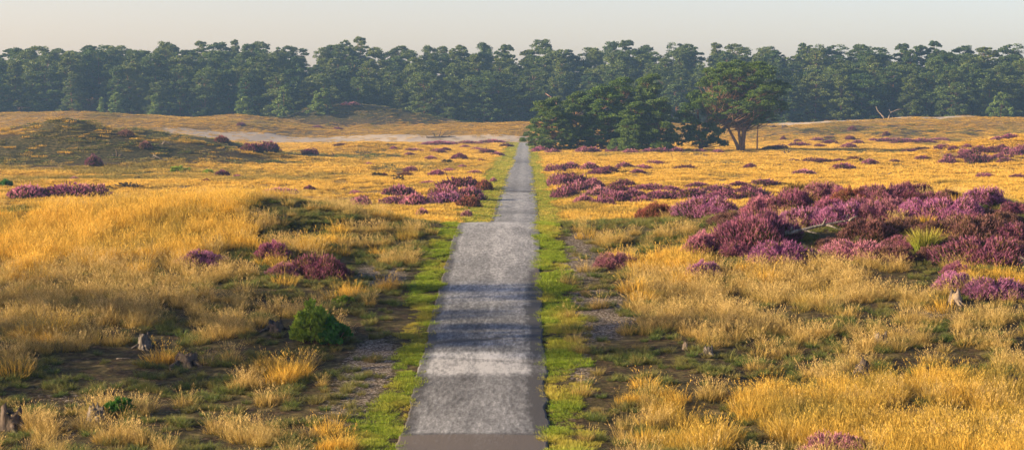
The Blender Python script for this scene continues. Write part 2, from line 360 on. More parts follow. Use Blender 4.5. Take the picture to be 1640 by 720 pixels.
# middle distance: dark moss heath on the dunes, olive strips in the golden field, green strip of rushes
mossf_b = [(-70, 262, 30, 24, .95), (-59, 262, 20, 22, .95), (-56, 300, 26, 20, .95), (-50, 272, 16, 12, .8), (-44, 290, 12, 16, .85), (-88, 262, 20, 22, .9),
           (-47, 506, 22, 13, .9), (-28, 506, 14, 9, .7), (64, 300, 14, 10, .3)] + B([(430, 258, 60, 6, .85), (560, 254, 90, 5, .7), (620, 268, 70, 3, .4), (240, 278, 70, 3, .6), (1150, 262, 60, 3, .4), (1400, 242, 80, 4, .5), (1300, 225, 90, 4, .4), (1500, 213, 160, 8, .5), (1330, 213, 120, 8, .5)])
goldtop_b = [(-76, 258, 14, 6, .9), (-86, 250, 10, 6, .7), (-60, 275, 26, 4, .8), (-50, 258, 8, 4, .5)]
def maps(x, y):
    n1 = fbm(x / 2.6, y / 4.2, 21); n2 = fbm(x / 1.2, y / 1.6, 31, 2); n3 = fbm(x / 14, y / 16, 41)
    dr = np.abs(x - XC(y)) - 1.5
    near = 1 - ss(86, 96, y)
    m = {}
    go = field(gold_b, x, y, .05); pa = field(pale_b, x, y, .16); da = field(dark_b, x, y, .4)
    gr = field(gravel_b, x, y, 0.); mo = field(moss_b, x, y, .5)
    mf = field(mossf_b, x, y, 0.); mf = field(goldtop_b, x, y, 0) * -1 + mf; mf = np.clip(mf, 0, 1)
    fieldgold = 1 - .95 * ss(.1, .6, mf + (fbm(x / 4, y / 7, 28, 2) - .5) * .7)
    se = 458 - 8 * ss(35, 60, -x) + (n3 - .5) * 22
    sand = ss(430, 440, y + (n3 - .5) * 10) * (1 - ss(0, 5, y - se)) * (1 - ss(8, 16, x + (n1 - .5) * 4)) * ss(-96, -66, x)
    sand = np.maximum(sand, ss(6, 16, x) * ss(470, 478, y) * (1 - ss(505, 515, y)) * ss(40, 64, x))
    sand = np.maximum(sand, .9 * g(x, y, -30, 238, 6, 3) * 0)
    sand = np.maximum(sand, (y < 34) * .5)
    fd = 1 - ss(500, 515, y)
    thr = lambda v, n: ss(-.10, .12, v - .5 - (n - .5) * 2.0) * (.55 + .45 * ss(.3, .6, 1 - n))
    nc = fbm(x / .8, y / 1.1, 23, 2) * .55 + n1 * .45; npl = fbm(x / .65, y / .8, 33, 2) * .6 + n2 * .4
    nfar = fbm(x / 2.2, y / 5, 25, 2) * .55 + fbm(x / 9, y / 14, 27, 2) * .45
    m['gold'] = near * thr(go, nc) + (1 - near) * fieldgold * (1 - .9 * sand) * fd * (.25 + .75 * ss(.30, .55, nfar))
    m['nfar'] = nfar; m['ncl'] = nc
    m['pale'] = near * thr(pa, npl) 
    nd_ = fbm(x / .55, y / .6, 37, 2)
    m['soilish'] = near * .6 * (dr > .3)
    m['dark'] = near * np.clip(thr(da * .6 + .22, nd_ * .8 + n1 * .2), 0, 1) * .8 + (1 - near) * mf * .35 * fd
    m['sand'] = sand
    m['gravel'] = near * gr
    m['moss'] = near * mo + (1 - near) * mf * (1 - ss(515, 520, y)) + ss(515, 520, y) * .4
    m['litter'] = near * np.maximum(go, pa * .75) * .8 + (1 - near) * fieldgold * fd
    for k in ('dark', 'pale'): m[k] = m[k] * (1 - .5 * np.clip(gr, 0, 1) * near)
    off = ss(.1, .7, dr + (n2 - .5) * .5)
    wv = np.where(x < XC(y), .75 + 2.0 * ss(100, 130, y), .85 + .8 * ss(90, 130, y))
    m['verge'] = (1 - ss(wv * .55, wv * 1.25, dr + (n2 - .5) * .9 + (n1 - .5) * .7)) * (dr > -.06) * (y < 434)
    m['road'] = dr
    for k in ('gold', 'pale', 'dark'): m[k] = m[k] * np.where(y < 437, ss(.25, 1.0, dr - .35 * near), 1)
    return m

# ------------------------------------------------------------------ ground sheet
def axis(parts):
    a = [np.arange(s, e, st) for s, e, st in parts]; a = np.concatenate(a); return a
xs = axis([(-480, -160, 10), (-160, -32, 1.6), (-32, -4, .3), (-4, 2.6, .2), (2.6, 32, .3), (32, 160, 1.6), (160, 481, 10)])
ys = axis([(-120, 20, 6), (20, 34, 1), (34, 110, .3), (110, 240, .9), (240, 320, .8), (320, 420, 1.6), (420, 560, 1.1), (560, 660, 4), (660, 960, 25)])
GX, GY = np.meshgrid(xs, ys); gx = GX.ravel(); gy = GY.ravel()
gz = H(gx, gy)
mm = maps(gx, gy)
nx = len(xs); ny = len(ys)
ii = (np.arange(ny - 1) * nx)[:, None] + np.arange(nx - 1)[None]
Fq = np.stack([ii, ii + 1, ii + nx + 1, ii + nx], -1).reshape(-1, 4)
me = mesh_np('ground', np.stack([gx, gy, gz], -1), Fq, M_ground, {'sand': mm['sand'], 'moss': mm['moss'], 'gold': mm['litter'], 'gravel': mm['gravel']}, True)
tag(link('ground', me), kind='structure')

# ------------------------------------------------------------------ road
ry = ys[(ys >= 20) & (ys <= 434)]
ry = np.unique(np.concatenate([ry, (ry[1:] + ry[:-1]) / 2]))
us = np.array([-1.0, -1, -.97, -.9, -.8, -.68, -.55, -.4, -.25, -.1, .05, .2, .35, .5, .62, .74, .83, .9, .97, 1, 1.0])
hw = 1.5
V = []; tone = []; warm = []
zr = np.interp(ry, ys, H(XC(ys), ys))
edge = lambda s: (fbm(ry / .8, ry * 0 + s, 60 + s) - .5) * .16
eL, eR = edge(1), edge(2)
def bands(y):      # resurfaced lengths, plus bands of cast shade put into the tone
    t = np.interp(y, [20, 40.1, 40.3, 42.5, 46, 46.6, 48.6, 49, 53, 58, 60, 68, 70, 74, 90, 110, 118, 119, 130, 131, 140, 165, 166, 170, 171, 172, 200, 260, 262, 300, 434],
                  [.15, .15, .55, .5, .40, .72, .74, .42, .38, .58, .52, .66, .60, .70, .6, .55, .6, .5, .62, .42, .62, .6, .35, .36, .62, .45, .58, .55, .42, .62, .6])
    return .55 + (t - .55) * 1.55
for j, (y, z) in enumerate(zip(ry, zr)):
    for k, u in enumerate(us):
        x = XC(y) + u * hw + (eL[j] * (u < -.9) + eR[j] * (u > .9))
        sk = k in (0, len(us) - 1)
        V.append((x, y, z + (.035 + .03 * (1 - u * u) if not sk else -.12)))
V = np.array(V); U = np.tile(us, len(ry)); Y = np.repeat(ry, len(us))
tn = bands(Y) + .12 * np.exp(-((U - .15) / .3) ** 2) - .07 * np.exp(-((U + .25) / .18) ** 2)
en = (fbm(Y / 1.3, U * 2, 71) - .5) * .12
rgt = .72 + .1 * ss(60, 62, Y) + en
tn = tn - .6 * np.exp(-((Y - 40.35) / .12) ** 2) - .55 * np.exp(-((Y - 50.3 - .5 * U - .35 * fbm(U * 3, U * 0, 77)) / .14) ** 2) * (U < .35) - .3 * np.exp(-((Y - 47.9 + .4 * U) / .12) ** 2)
tn = tn - .62 * ss(rgt, rgt + .08, U) * np.where((Y < 62), 1, .45) - .5 * ss(.84, .92, -U + en)
warm_ = .5 * (Y < 40.3) + .12 * (Y < 48) + .10 * ss(58, 60, Y) + .35 * ss(.8, .9, U) * (Y > 59) * (Y < 63)
n_u = len(us); ii = (np.arange(len(ry) - 1) * n_u)[:, None] + np.arange(n_u - 1)[None]
Fq = np.stack([ii, ii + 1, ii + n_u + 1, ii + n_u], -1).reshape(-1, 4)
tag(link('road', mesh_np('road', V, Fq, M_road, {'tone': tn, 'warm': warm_}, True)), kind='structure')

# ------------------------------------------------------------------ grass stuff (instanced on points of the ground)
def scatter_node():
    ng = bpy.data.node_groups.new('scatter', 'GeometryNodeTree')
    ng.interface.new_socket('Geometry', in_out='INPUT', socket_type='NodeSocketGeometry')
    s = ng.interface.new_socket('Source', in_out='INPUT', socket_type='NodeSocketCollection')
    ng.interface.new_socket('Geometry', in_out='OUTPUT', socket_type='NodeSocketGeometry')
    gi = ng.nodes.new('NodeGroupInput'); go = ng.nodes.new('NodeGroupOutput')
    ci = ng.nodes.new('GeometryNodeCollectionInfo'); ci.inputs['Separate Children'].default_value = True; ci.inputs['Reset Children'].default_value = True
    ip = ng.nodes.new('GeometryNodeInstanceOnPoints'); ip.inputs['Pick Instance'].default_value = True
    def na(nm, dt):
        n = ng.nodes.new('GeometryNodeInputNamedAttribute'); n.data_type = dt; n.inputs['Name'].default_value = nm; return n.outputs['Attribute']
    L = ng.links.new
    L(gi.outputs['Geometry'], ip.inputs['Points']); L(gi.outputs['Source'], ci.inputs['Collection']); L(ci.outputs[0], ip.inputs['Instance'])
    L(na('idx', 'INT'), ip.inputs['Instance Index']); L(na('rot', 'FLOAT_VECTOR'), ip.inputs['Rotation']); L(na('scl', 'FLOAT_VECTOR'), ip.inputs['Scale'])
    L(ip.outputs[0], go.inputs[0])
    return ng, s.identifier
NG, SRC = scatter_node()
def scatter(name, pts, scl, tint, protos, tilt=.12, zs=None, label=None, cat='grass'):
    n = len(pts); me = bpy.data.meshes.new(name); me.vertices.add(n)
    z = H(pts[:, 0], pts[:, 1])
    # follow the rendered sheet rather than the exact function
    co = np.stack([pts[:, 0], pts[:, 1], z], -1).astype(np.float32); me.vertices.foreach_set('co', co.ravel())
    a = me.attributes.new('rot', 'FLOAT_VECTOR', 'POINT'); a.data.foreach_set('vector', np.stack([rng.normal(0, tilt, n), rng.normal(0, tilt, n), rng.random(n) * 6.283], -1).astype(np.float32).ravel())
    s3 = np.stack([scl, scl, scl * (zs if zs is not None else 1)], -1).astype(np.float32)
    a = me.attributes.new('scl', 'FLOAT_VECTOR', 'POINT'); a.data.foreach_set('vector', s3.ravel())
    a = me.attributes.new('tint', 'FLOAT', 'POINT'); a.data.foreach_set('value', np.clip(tint, 0, 1).astype(np.float32))
    a = me.attributes.new('idx', 'INT', 'POINT'); a.data.foreach_set('value', rng.integers(0, len(protos), n).astype(np.int32))
    c = bpy.data.collections.new(name + '_source')
    for p in protos: c.objects.link(p)
    o = link(name, me); md = o.modifiers.new('scatter', 'NODES'); md.node_group = NG; md[SRC] = c
    tag(o, label, cat, kind='stuff'); print('STUFF', name, n)
    return o
def pts_in(y0, y1, per_m2, margin=6, k=.27):
    area = 0.5 * ((2 * k * y0 + 2 * margin) + (2 * k * y1 + 2 * margin)) * (y1 - y0)
    n = int(area * per_m2 * 1.0); 
    wmax = k * y1 + margin
    y = rng.uniform(y0, y1, n * 2); x = rng.uniform(-wmax, wmax, n * 2)
    ok = np.abs(x) < k * y + margin; x = x[ok]; y = y[ok]
    return x[:n], y[:n]
def pick(x, y, key, pw=1.):
    m = maps(x, y); keep = rng.random(len(x)) < m[key] ** pw
    return np.stack([x[keep], y[keep]], -1), {k: v[keep] for k, v in m.items()}
HEATHER = []      # (x, y, r) filled below, grass keeps out of the bushes
def clear(p, d, shrink=.75):
    ok = np.ones(len(p), bool)
    for (hx, hy, hr) in HEATHER:
        ok &= ((p[:, 0] - hx) ** 2 + (p[:, 1] - hy) ** 2) > (hr * shrink) ** 2
    return ok

# ------------------------------------------------------------------ heather
def heather_meshes(seed, n, sl, sw, body_n=14):
    r = np.random.default_rng(seed)
    ph = r.random(6) * 6.28
    def rad(th, el):      # lumpy dome
        return 1 + .13 * np.sin(2 * th + ph[0]) + .10 * np.sin(3 * th + ph[1]) + .07 * np.sin(5 * th + ph[2]) + .10 * np.sin(4 * th + 5 * el + ph[3])
    # dark twiggy body
    th, el = np.meshgrid(np.linspace(0, 2 * math.pi, 22, endpoint=False), np.linspace(0, math.pi / 2, 8)); th = th.ravel(); el = el.ravel()
    q = rad(th, el) * .84 * (1 + r.normal(0, .04, len(th)))
    V = np.stack([q * np.cos(el) * np.cos(th), q * np.cos(el) * np.sin(th), .55 * q * np.sin(el) - .1], -1)
    Fq = [(j * 22 + i, j * 22 + (i + 1) % 22, (j + 1) * 22 + (i + 1) % 22, (j + 1) * 22 + i) for j in range(7) for i in range(22)]
    ac = Acc(); ac.add(V, Fq, t=np.zeros(len(V)), rnd=r.random(len(V)))
    k = n // 3; th = r.random(k) * 6.283; el = r.random(k) ** .9 * 1.2
    q = rad(th, el) * r.uniform(.7, .95, k)
    b = np.stack([q * np.cos(el) * np.cos(th), q * np.cos(el) * np.sin(th), .55 * q * np.sin(el) - .08], -1)
    V, Fq, t, rd = blades(b, th + r.normal(0, .5, k), np.full(k, sl * 1.2), r.uniform(.2, 1.1, k), np.full(k, sw), lev=3, r=r); ac.add(V, Fq, t=t, rnd=rd)
    fol = ac.mesh('heather_foliage', M_hs)
    th = r.random(n) * 6.283; el = np.arcsin(r.random(n) ** .8)
    q = rad(th, el) * r.uniform(.78, .98, n) * (1 + .10 * (vn(th * 4, el * 4, seed) - .5) * 2)
    b = np.stack([q * np.cos(el) * np.cos(th), q * np.cos(el) * np.sin(th), .58 * q * np.sin(el) - .06], -1)
    le = np.clip(np.cos(el) * r.uniform(.3, 1.0, n), 0.05, 1.2)
    V, Fq, t, rd = blades(b, th + r.normal(0, .55, n), sl * r.uniform(.6, 1.4, n), le, sw * r.uniform(.7, 1.4, n), lev=4, droop=.2, r=r)
    # bloom: fatter in the middle
    V2 = V.reshape(n, 4, 2, 3); c = V2.mean(2, keepdims=True); V2 = c + (V2 - c) * np.array([.6, 1.25, 1.5, 1.5])[None, :, None, None]
    flo = mesh_np('heather_flowers', V2.reshape(-1, 3), Fq, M_hf, {'t': t, 'rnd': np.repeat(np.clip(.5 * r.random(n) + .5 * vn(b[:, 0] * 3, b[:, 1] * 3, seed + 3), 0, 1) , 8)})
    return fol, flo
HN = [heather_meshes(100 + i, 6500, .10, .019) for i in range(5)]
HM = [heather_meshes(200 + i, 900, .15, .06) for i in range(4)]
COLS = {'lilac': (.46, .175, .35), 'pink': (.50, .20, .28), 'deep': (.22, .07, .125), 'russet': (.30, .10, .075), 'olive': (.20, .14, .045), 'dull': (.27, .13, .12), 'mauve': (.37, .13, .22)}
def heather(px, py, w, h, c, label, group=None, near=None, name='heather_bush', bank=False):
    p, s = pos(px, py, -.03)
    while bank and p.y > 84: py += 1.5; p, s = pos(px, py, -.03)
    near = p.y < 110 if near is None else near
    fol, flo = random.choice(HN if near else HM)
    o = empty(name, p); o.rotation_euler.z = random.random() * 6.283
    rx = w * s / 2 / 1.08
    ry_ = rx * random.uniform(.8, 1.0) if near else rx * random.uniform(.7, .95)
    if not near: rx *= 1.22; ry_ *= 1.3
    hz = min(max(h * s / .62, .12), rx * 1.3 if near else 9) * (.92 if near else 1.08) + (0 if near else .22)
    o.rotation_euler.z = random.choice([0, math.pi]) + random.uniform(-.35, .35)
    o.location.y += ry_ * .55; o.location.z = float(H(o.location.x, o.location.y)) - .04
    o.scale = (rx, ry_, hz)
    a = link('foliage', fol, o); b = link('flowers', flo, o)
    cc = COLS[c]; v = random.uniform(.85, 1.15)
    for q in (a, b): q.color = (cc[0] * v, cc[1] * v * random.uniform(.9, 1.1), cc[2] * v, 1)
    tag(o, label, 'heather', group)
    HEATHER.append((o.location.x, o.location.y, rx))
    return o
# --- near bushes, each told apart
near_list = [
 (435, 415, 78, 28, 'mauve', 'dark purple heather in dry grass, farthest of three bushes left of the near road'),
 (455, 444, 66, 28, 'pink', 'reddish purple heather cushion joined to the left end of the broad dark purple bush'),
 (510, 447, 108, 40, 'deep', 'broad dark purple heather bush in the dry grass, right of a reddish cushion'),
 (320, 430, 84, 28, 'lilac', 'low pale lilac heather half hidden in dry grass, left of the two dark bushes'),
 (1345, 728, 112, 38, 'pink', 'pink heather bush cut by the bottom edge in the golden grass right of the road'),
 (985, 430, 70, 36, 'pink', 'small pink heather at the edge of the dry grass close to the right verge'),
 (1128, 446, 74, 30, 'lilac', 'small low pink heather among pale grass tufts below the mossy bank'),
 (1056, 352, 80, 32, 'russet', 'dark russet heather at the left end of the near bank of bushes'),
 (1138, 346, 100, 34, 'lilac', 'wide lilac heather just right of the dark russet one'),
 (1222, 346, 92, 36, 'pink', 'bright pink and lilac heather on the bank behind bare dark ground'),
 (1276, 340, 100, 44, 'mauve', 'tall rounded mauve heather on the bank below the olive bush'),
 (1296, 305, 96, 30, 'olive', 'olive brown heather past flowering at the top of the bank'),
 (1326, 316, 84, 42, 'pink', 'salmon pink heather in front of the olive brown bush'),
 (1366, 332, 84, 42, 'russet', 'red brown heather in the middle of the bank crest'),
 (1424, 333, 100, 46, 'mauve', 'tall mauve heather on the bank crest behind brighter bushes'),
 (1462, 310, 112, 28, 'deep', 'dark purple heather highest on the bank crest'),
 (1440, 347, 80, 34, 'pink', 'pink heather left of the brightest magenta bush'),
 (1482, 352, 92, 42, 'lilac', 'bright magenta heather dome in the middle of the bank'),
 (1532, 356, 104, 42, 'lilac', 'large glowing lilac heather right of the magenta dome'),
 (1577, 330, 82, 32, 'lilac', 'lone lilac heather standing at the right end of the bank crest'),
 (1630, 345, 60, 26, 'mauve', 'mauve heather at the right edge of the view behind a green gap'),
 (1285, 366, 92, 34, 'lilac', 'pink lilac heather behind the dead branch'),
 (1350, 362, 100, 36, 'lilac', 'lilac heather above the upturned tip of the dead branch'),
 (1218, 398, 160, 58, 'mauve', 'very wide dusky heather left of the dead branch'),
 (1132, 408, 96, 50, 'pink', 'pink heather mixed with pale grass at the left foot of the bank'),
 (1395, 387, 104, 36, 'dull', 'brownish heather right of the dead branch and left of the green rush'),
 (1372, 418, 130, 32, 'pink', 'salmon pink heather spread in front of the dead branch'),
 (1250, 425, 104, 36, 'lilac', 'lilac heather fringe where the pale grass begins, below the dead branch'),
 (1566, 386, 124, 42, 'dull', 'brown purple heather spread right of the green rush'),
 (1622, 388, 80, 38, 'mauve', 'mauve heather at the right edge level with the green rush'),
 (1585, 426, 150, 46, 'mauve', 'broad pinkish heather mound above the green hollow at the right'),
 (1535, 441, 62, 30, 'mauve', 'small mauve heather left of the green hollow'),
 (1532, 466, 84, 28, 'lilac', 'vivid violet heather below the green hollow'),
 (1600, 482, 112, 34, 'lilac', 'vivid violet heather strip nearest the lower right corner'),
 (1432, 420, 70, 28, 'dull', 'brownish heather in front of the green rush'),
 (1330, 398, 80, 16, 'dull', 'dull brown heather right under the dead branch'),
]
for a in near_list: heather(*a, bank=True)
G1 = 'dull heather filling the near bank'
for (px, py, w, h, c) in [(1180, 372, 70, 24, 'dull'), (1240, 372, 80, 26, 'mauve'), (1330, 345, 80, 30, 'mauve'), (1400, 358, 90, 32, 'mauve'), (1450, 375, 70, 28, 'dull'), (1500, 380, 80, 26, 'dull'),
                          (1520, 402, 70, 28, 'dull'), (1180, 410, 60, 24, 'mauve'), (1380, 345, 80, 34, 'mauve'), (1520, 322, 60, 20, 'dull'), (1610, 362, 70, 24, 'dull'), (1490, 418, 60, 24, 'dull'), (1165, 360, 60, 20, 'dull'), (1625, 405, 60, 26, 'dull'), (1590, 355, 60, 20, 'dull'), (1250, 352, 60, 24, 'dull'), (1350, 322, 60, 26, 'mauve'), (1395, 318, 60, 28, 'mauve'), (1500, 330, 60, 24, 'mauve'), (1545, 340, 60, 24, 'mauve'), (1310, 352, 60, 24, 'deep'), (1460, 330, 70, 28, 'deep'), (1410, 345, 60, 24, 'lilac'), (1450, 400, 60, 22, 'mauve'), (1570, 405, 60, 22, 'deep'), (1560, 365, 60, 22, 'mauve'), (1190, 385, 60, 22, 'deep'), (1150, 390, 50, 20, 'mauve')]:
    heather(px, py, w, h, c, 'dull mauve heather filling a gap between brighter bushes on the near bank', G1, bank=True)
# --- middle distance
mid_list = [
 (40, 320, 70, 17, 'pink', 'pink heather hummock at the left edge beyond the first golden grass'),
 (100, 318, 70, 18, 'mauve', 'mauve heather hummock in the middle of the row behind the left golden grass'),
 (147, 318, 52, 18, 'pink', 'pinkish heather hummock at the right end of the row behind the left golden grass'),
 (148, 267, 30, 15, 'deep', 'dark purple heather at the foot of the mossy dune'),
 (200, 220, 26, 9, 'dull', 'dull purple heather on the saddle of the mossy dunes'),
 (232, 239, 22, 9, 'dull', 'dull mauve heather high on the right shoulder of the mossy dune'),
 (402, 243, 34, 11, 'deep', 'left dark purple heather of the pair behind the low green dune'),
 (428, 243, 36, 12, 'deep', 'right dark purple heather of the pair behind the low green dune'),
 (354, 229, 26, 9, 'russet', 'russet heather at the end of the mossy dune beside the sand'),
 (495, 247, 24, 8, 'deep', 'purple heather on the low rise left of the upright dark stick'),
 (355, 283, 26, 8, 'deep', 'dark purple heather beside green tussocks in the golden field'),
 (443, 313, 62, 9, 'pink', 'low pink heather behind the mossy near ridge'),
 (495, 307, 22, 7, 'deep', 'small dark heather right of the low pink strip'),
 (575, 333, 34, 14, 'pink', 'pink heather peeping over the mossy ridge'),
 (738, 304, 62, 15, 'deep', 'dark purple heather on top of the clump left of the road'),
 (775, 306, 30, 14, 'russet', 'russet heather of the clump closest to the left road edge'),
 (716, 316, 56, 17, 'mauve', 'mauve heather in the middle of the clump left of the road'),
 (752, 322, 54, 18, 'mauve', 'large mauve heather at the right front of the clump left of the road'),
 (640, 316, 60, 15, 'mauve', 'mauve heather at the left end of the clump left of the road'),
 (632, 330, 44, 12, 'mauve', 'low mauve heather at the front left of the clump left of the road'),
 (663, 332, 48, 17, 'pink', 'pink heather in front of the clump left of the road'),
 (712, 328, 44, 15, 'lilac', 'bright lilac heather in front of the clump left of the road'),
 (752, 333, 36, 15, 'russet', 'russet heather at the front right of the clump left of the road'),
 (676, 346, 22, 9, 'pink', 'small pink heather alone in front of the clump left of the road'),
 (748, 348, 18, 8, 'pink', 'tiny pink heather in the green verge beyond the crest of the road'),
 (700, 283, 32, 8, 'mauve', 'flat mauve heather alone in the golden field left of the road'),
 (657, 276, 20, 7, 'mauve', 'small round heather left of the flat mauve one in the golden field'),
 (735, 257, 28, 9, 'deep', 'dark heather tussock alone in the golden field left of the road'),
 (896, 300, 36, 16, 'mauve', 'mauve heather nearest the right road edge in the drift beyond the dip'),
 (905, 318, 44, 15, 'mauve', 'mauve heather at the lower left corner of the drift right of the road'),
 (1235, 241, 30, 5, 'dull', 'dull heather left of the dead shrub near the pines'),
 (1420, 218, 12, 6, 'deep', 'round heather on the pale slope under the right dune'),
 (1366, 210, 14, 6, 'deep', 'small dark heather highest on the pale slope'),
]
for a in mid_list: heather(*a)
def many(lst, label, group):
    for (px, py, w, h, c) in lst: heather(px, py, w, h, c, label, group)
many([(890, 276, 30, 10, 'mauve'), (915, 272, 34, 9, 'mauve'), (945, 273, 30, 9, 'pink'), (975, 276, 34, 8, 'deep'), (1000, 271, 30, 8, 'mauve'), (1030, 272, 32, 6, 'pink'), (1022, 279, 26, 5, 'mauve'), (960, 280, 34, 7, 'mauve'),
      (1100, 273, 34, 7, 'deep'), (1202, 271, 24, 7, 'deep'), (1050, 264, 26, 5, 'mauve')],
     'low mauve tussock in the first heather band right of the far road', 'first heather band right of the far road')
many([(925, 298, 44, 15, 'deep'), (950, 305, 40, 14, 'mauve'), (925, 310, 50, 15, 'mauve'), (960, 318, 50, 14, 'pink'), (985, 325, 48, 14, 'mauve'), (990, 310, 46, 11, 'deep'), (1015, 320, 48, 13, 'mauve'), (935, 326, 36, 10, 'pink'),
      (1040, 306, 50, 8, 'mauve'), (1075, 309, 40, 8, 'mauve'), (1030, 328, 40, 10, 'mauve'), (910, 290, 36, 10, 'deep'), (1150, 310, 44, 10, 'mauve'), (1185, 302, 40, 7, 'deep'), (1110, 318, 56, 12, 'mauve'), (1160, 322, 60, 14, 'mauve'), (1210, 320, 50, 14, 'mauve'), (1200, 312, 44, 10, 'deep'),
      (1225, 298, 46, 7, 'mauve'), (1120, 302, 44, 6, 'mauve'), (1000, 300, 40, 8, 'deep'), (1060, 322, 50, 11, 'mauve'), (965, 330, 36, 9, 'mauve')],
     'mauve bush in the big heather drift between far road and near bank', 'heather drift right of the far road')
many([(702, 233, 60, 5, 'pink'), (750, 232, 50, 5, 'mauve'), (790, 230, 44, 5, 'pink'), (810, 236, 22, 5, 'deep'), (660, 243, 28, 4, 'pink'), (700, 246, 26, 6, 'mauve'), (712, 243, 20, 5, 'deep'), (780, 246, 26, 6, 'deep'),
      (796, 250, 26, 5, 'mauve'), (765, 242, 22, 5, 'pink'), (655, 250, 18, 4, 'mauve'), (690, 257, 22, 5, 'pink'), (770, 260, 16, 4, 'russet'), (720, 276, 20, 4, 'pink'), (650, 282, 22, 4, 'russet'), (615, 284, 14, 4, 'russet'), (760, 280, 20, 4, 'pink'),
      (740, 270, 18, 4, 'pink'), (685, 296, 24, 4, 'pink'), (790, 292, 14, 5, 'pink'), (570, 312, 18, 4, 'pink'), (630, 240, 14, 4, 'mauve'), (745, 238, 20, 4, 'mauve')],
     'small heather tussock dotted in the golden field left of the road end', 'heather tussocks left of the road end')
many([(865, 244, 26, 8, 'mauve'), (885, 246, 26, 6, 'pink'), (935, 246, 30, 9, 'pink'), (950, 245, 26, 8, 'mauve'), (985, 245, 28, 8, 'mauve'), (1010, 246, 30, 6, 'pink'), (1040, 246, 26, 6, 'mauve'), (1060, 245, 30, 6, 'pink'), (1085, 245, 26, 7, 'mauve'),
      (1120, 246, 28, 5, 'mauve'), (1150, 246, 24, 5, 'mauve')],
     'pink heather growing along the foot of the pine clump', 'heather along the foot of the pines')
many([(1280, 235, 34, 6, 'mauve'), (1310, 227, 22, 5, 'mauve'), (1330, 231, 24, 5, 'deep'), (1360, 238, 28, 7, 'mauve'), (1375, 231, 20, 5, 'mauve'), (1362, 224, 14, 5, 'deep'), (1255, 225, 10, 5, 'deep'), (1278, 228, 14, 4, 'deep'), (1314, 236, 18, 4, 'deep'),
      (1248, 240, 26, 6, 'deep'), (1272, 260, 24, 4, 'dull'), (1310, 261, 40, 6, 'deep'), (1345, 261, 26, 5, 'deep'), (1368, 258, 24, 6, 'russet'), (1394, 264, 26, 7, 'mauve'), (1352, 272, 40, 8, 'mauve'), (1290, 281, 40, 7, 'pink'), (1434, 261, 20, 4, 'dull'),
      (1425, 228, 40, 5, 'mauve'), (1455, 230, 50, 6, 'mauve'), (1480, 229, 40, 6, 'mauve'), (1505, 226, 30, 4, 'pink'), (1460, 245, 30, 5, 'deep'), (1478, 243, 30, 5, 'deep'), (1510, 240, 24, 6, 'mauve'), (1528, 241, 18, 5, 'deep'), (1478, 257, 24, 5, 'mauve'),
      (1550, 237, 16, 4, 'mauve'), (1580, 285, 26, 5, 'mauve'), (1632, 286, 24, 5, 'mauve'), (1330, 222, 16, 3, 'dull'), (1400, 226, 16, 3, 'mauve')],
     'small heather tussock dotted in the golden field right of the pines', 'heather tussocks in the right golden field')
many([(1520, 263, 30, 9, 'mauve'), (1545, 257, 26, 9, 'deep'), (1565, 262, 34, 12, 'deep'), (1570, 248, 30, 9, 'mauve'), (1590, 247, 26, 9, 'deep'), (1606, 245, 24, 10, 'deep'), (1600, 257, 26, 8, 'mauve'), (1625, 252, 34, 12, 'mauve'), (1638, 247, 24, 10, 'mauve'),
      (1520, 255, 18, 6, 'mauve'), (1612, 262, 26, 6, 'mauve'), (1620, 222, 30, 6, 'mauve'), (1600, 226, 26, 5, 'pink'), (1548, 248, 20, 6, 'mauve'), (1580, 259, 22, 7, 'mauve')],
     'purple heather bush on the slope of the dune at the right edge', 'heather on the right edge dune')
many([(385, 202, 14, 4, 'mauve'), (508, 205, 14, 3, 'mauve'), (540, 208, 14, 3, 'mauve'), (565, 172, 22, 4, 'pink'), (553, 171, 18, 4, 'pink'), (118, 290, 20, 4, 'pink'), (380, 285, 14, 3, 'mauve'), (545, 235, 26, 3, 'dull'), (590, 265, 20, 3, 'pink'), (330, 291, 10, 3, 'russet')],
     'faint tiny heather spot scattered on the far left ground', 'tiny far left heather spots')
print('HEATHER', len(HEATHER))

# ------------------------------------------------------------------ pines
def leaves(centres, radii, per, size, r, up=.45, flat=.72):
    """needle sprays: slim lozenges filling flattened clumps, denser towards the upper surface"""
    k = len(centres); n = per
    u = r.normal(size=(k, n, 3)); u /= np.linalg.norm(u, axis=2, keepdims=True)
    rad = r.random((k, n, 1)) ** .45
    u[..., 2] = np.where(u[..., 2] < -.3, -u[..., 2], u[..., 2])
    off = u * rad * radii[:, None, None] * np.array([1, 1, flat])
    c = centres[:, None] + off
    d = u + r.normal(0, .5, u.shape); d[..., 2] = np.abs(d[..., 2]) + up; d /= np.linalg.norm(d, axis=2, keepdims=True)
    a = np.cross(d, r.normal(size=d.shape)); a /= np.linalg.norm(a, axis=2, keepdims=True) + 1e-9
    s = size * r.uniform(.6, 1.35, (k, n, 1))
    c = c.reshape(-1, 3); d = (d * s).reshape(-1, 3); a = (a * s * .30).reshape(-1, 3)
    V = np.stack([c - d * .4, c + a, c + d * .6, c - a], 1).reshape(-1, 3)
    Fq = np.arange(len(V)).reshape(-1, 4)
    return V, Fq
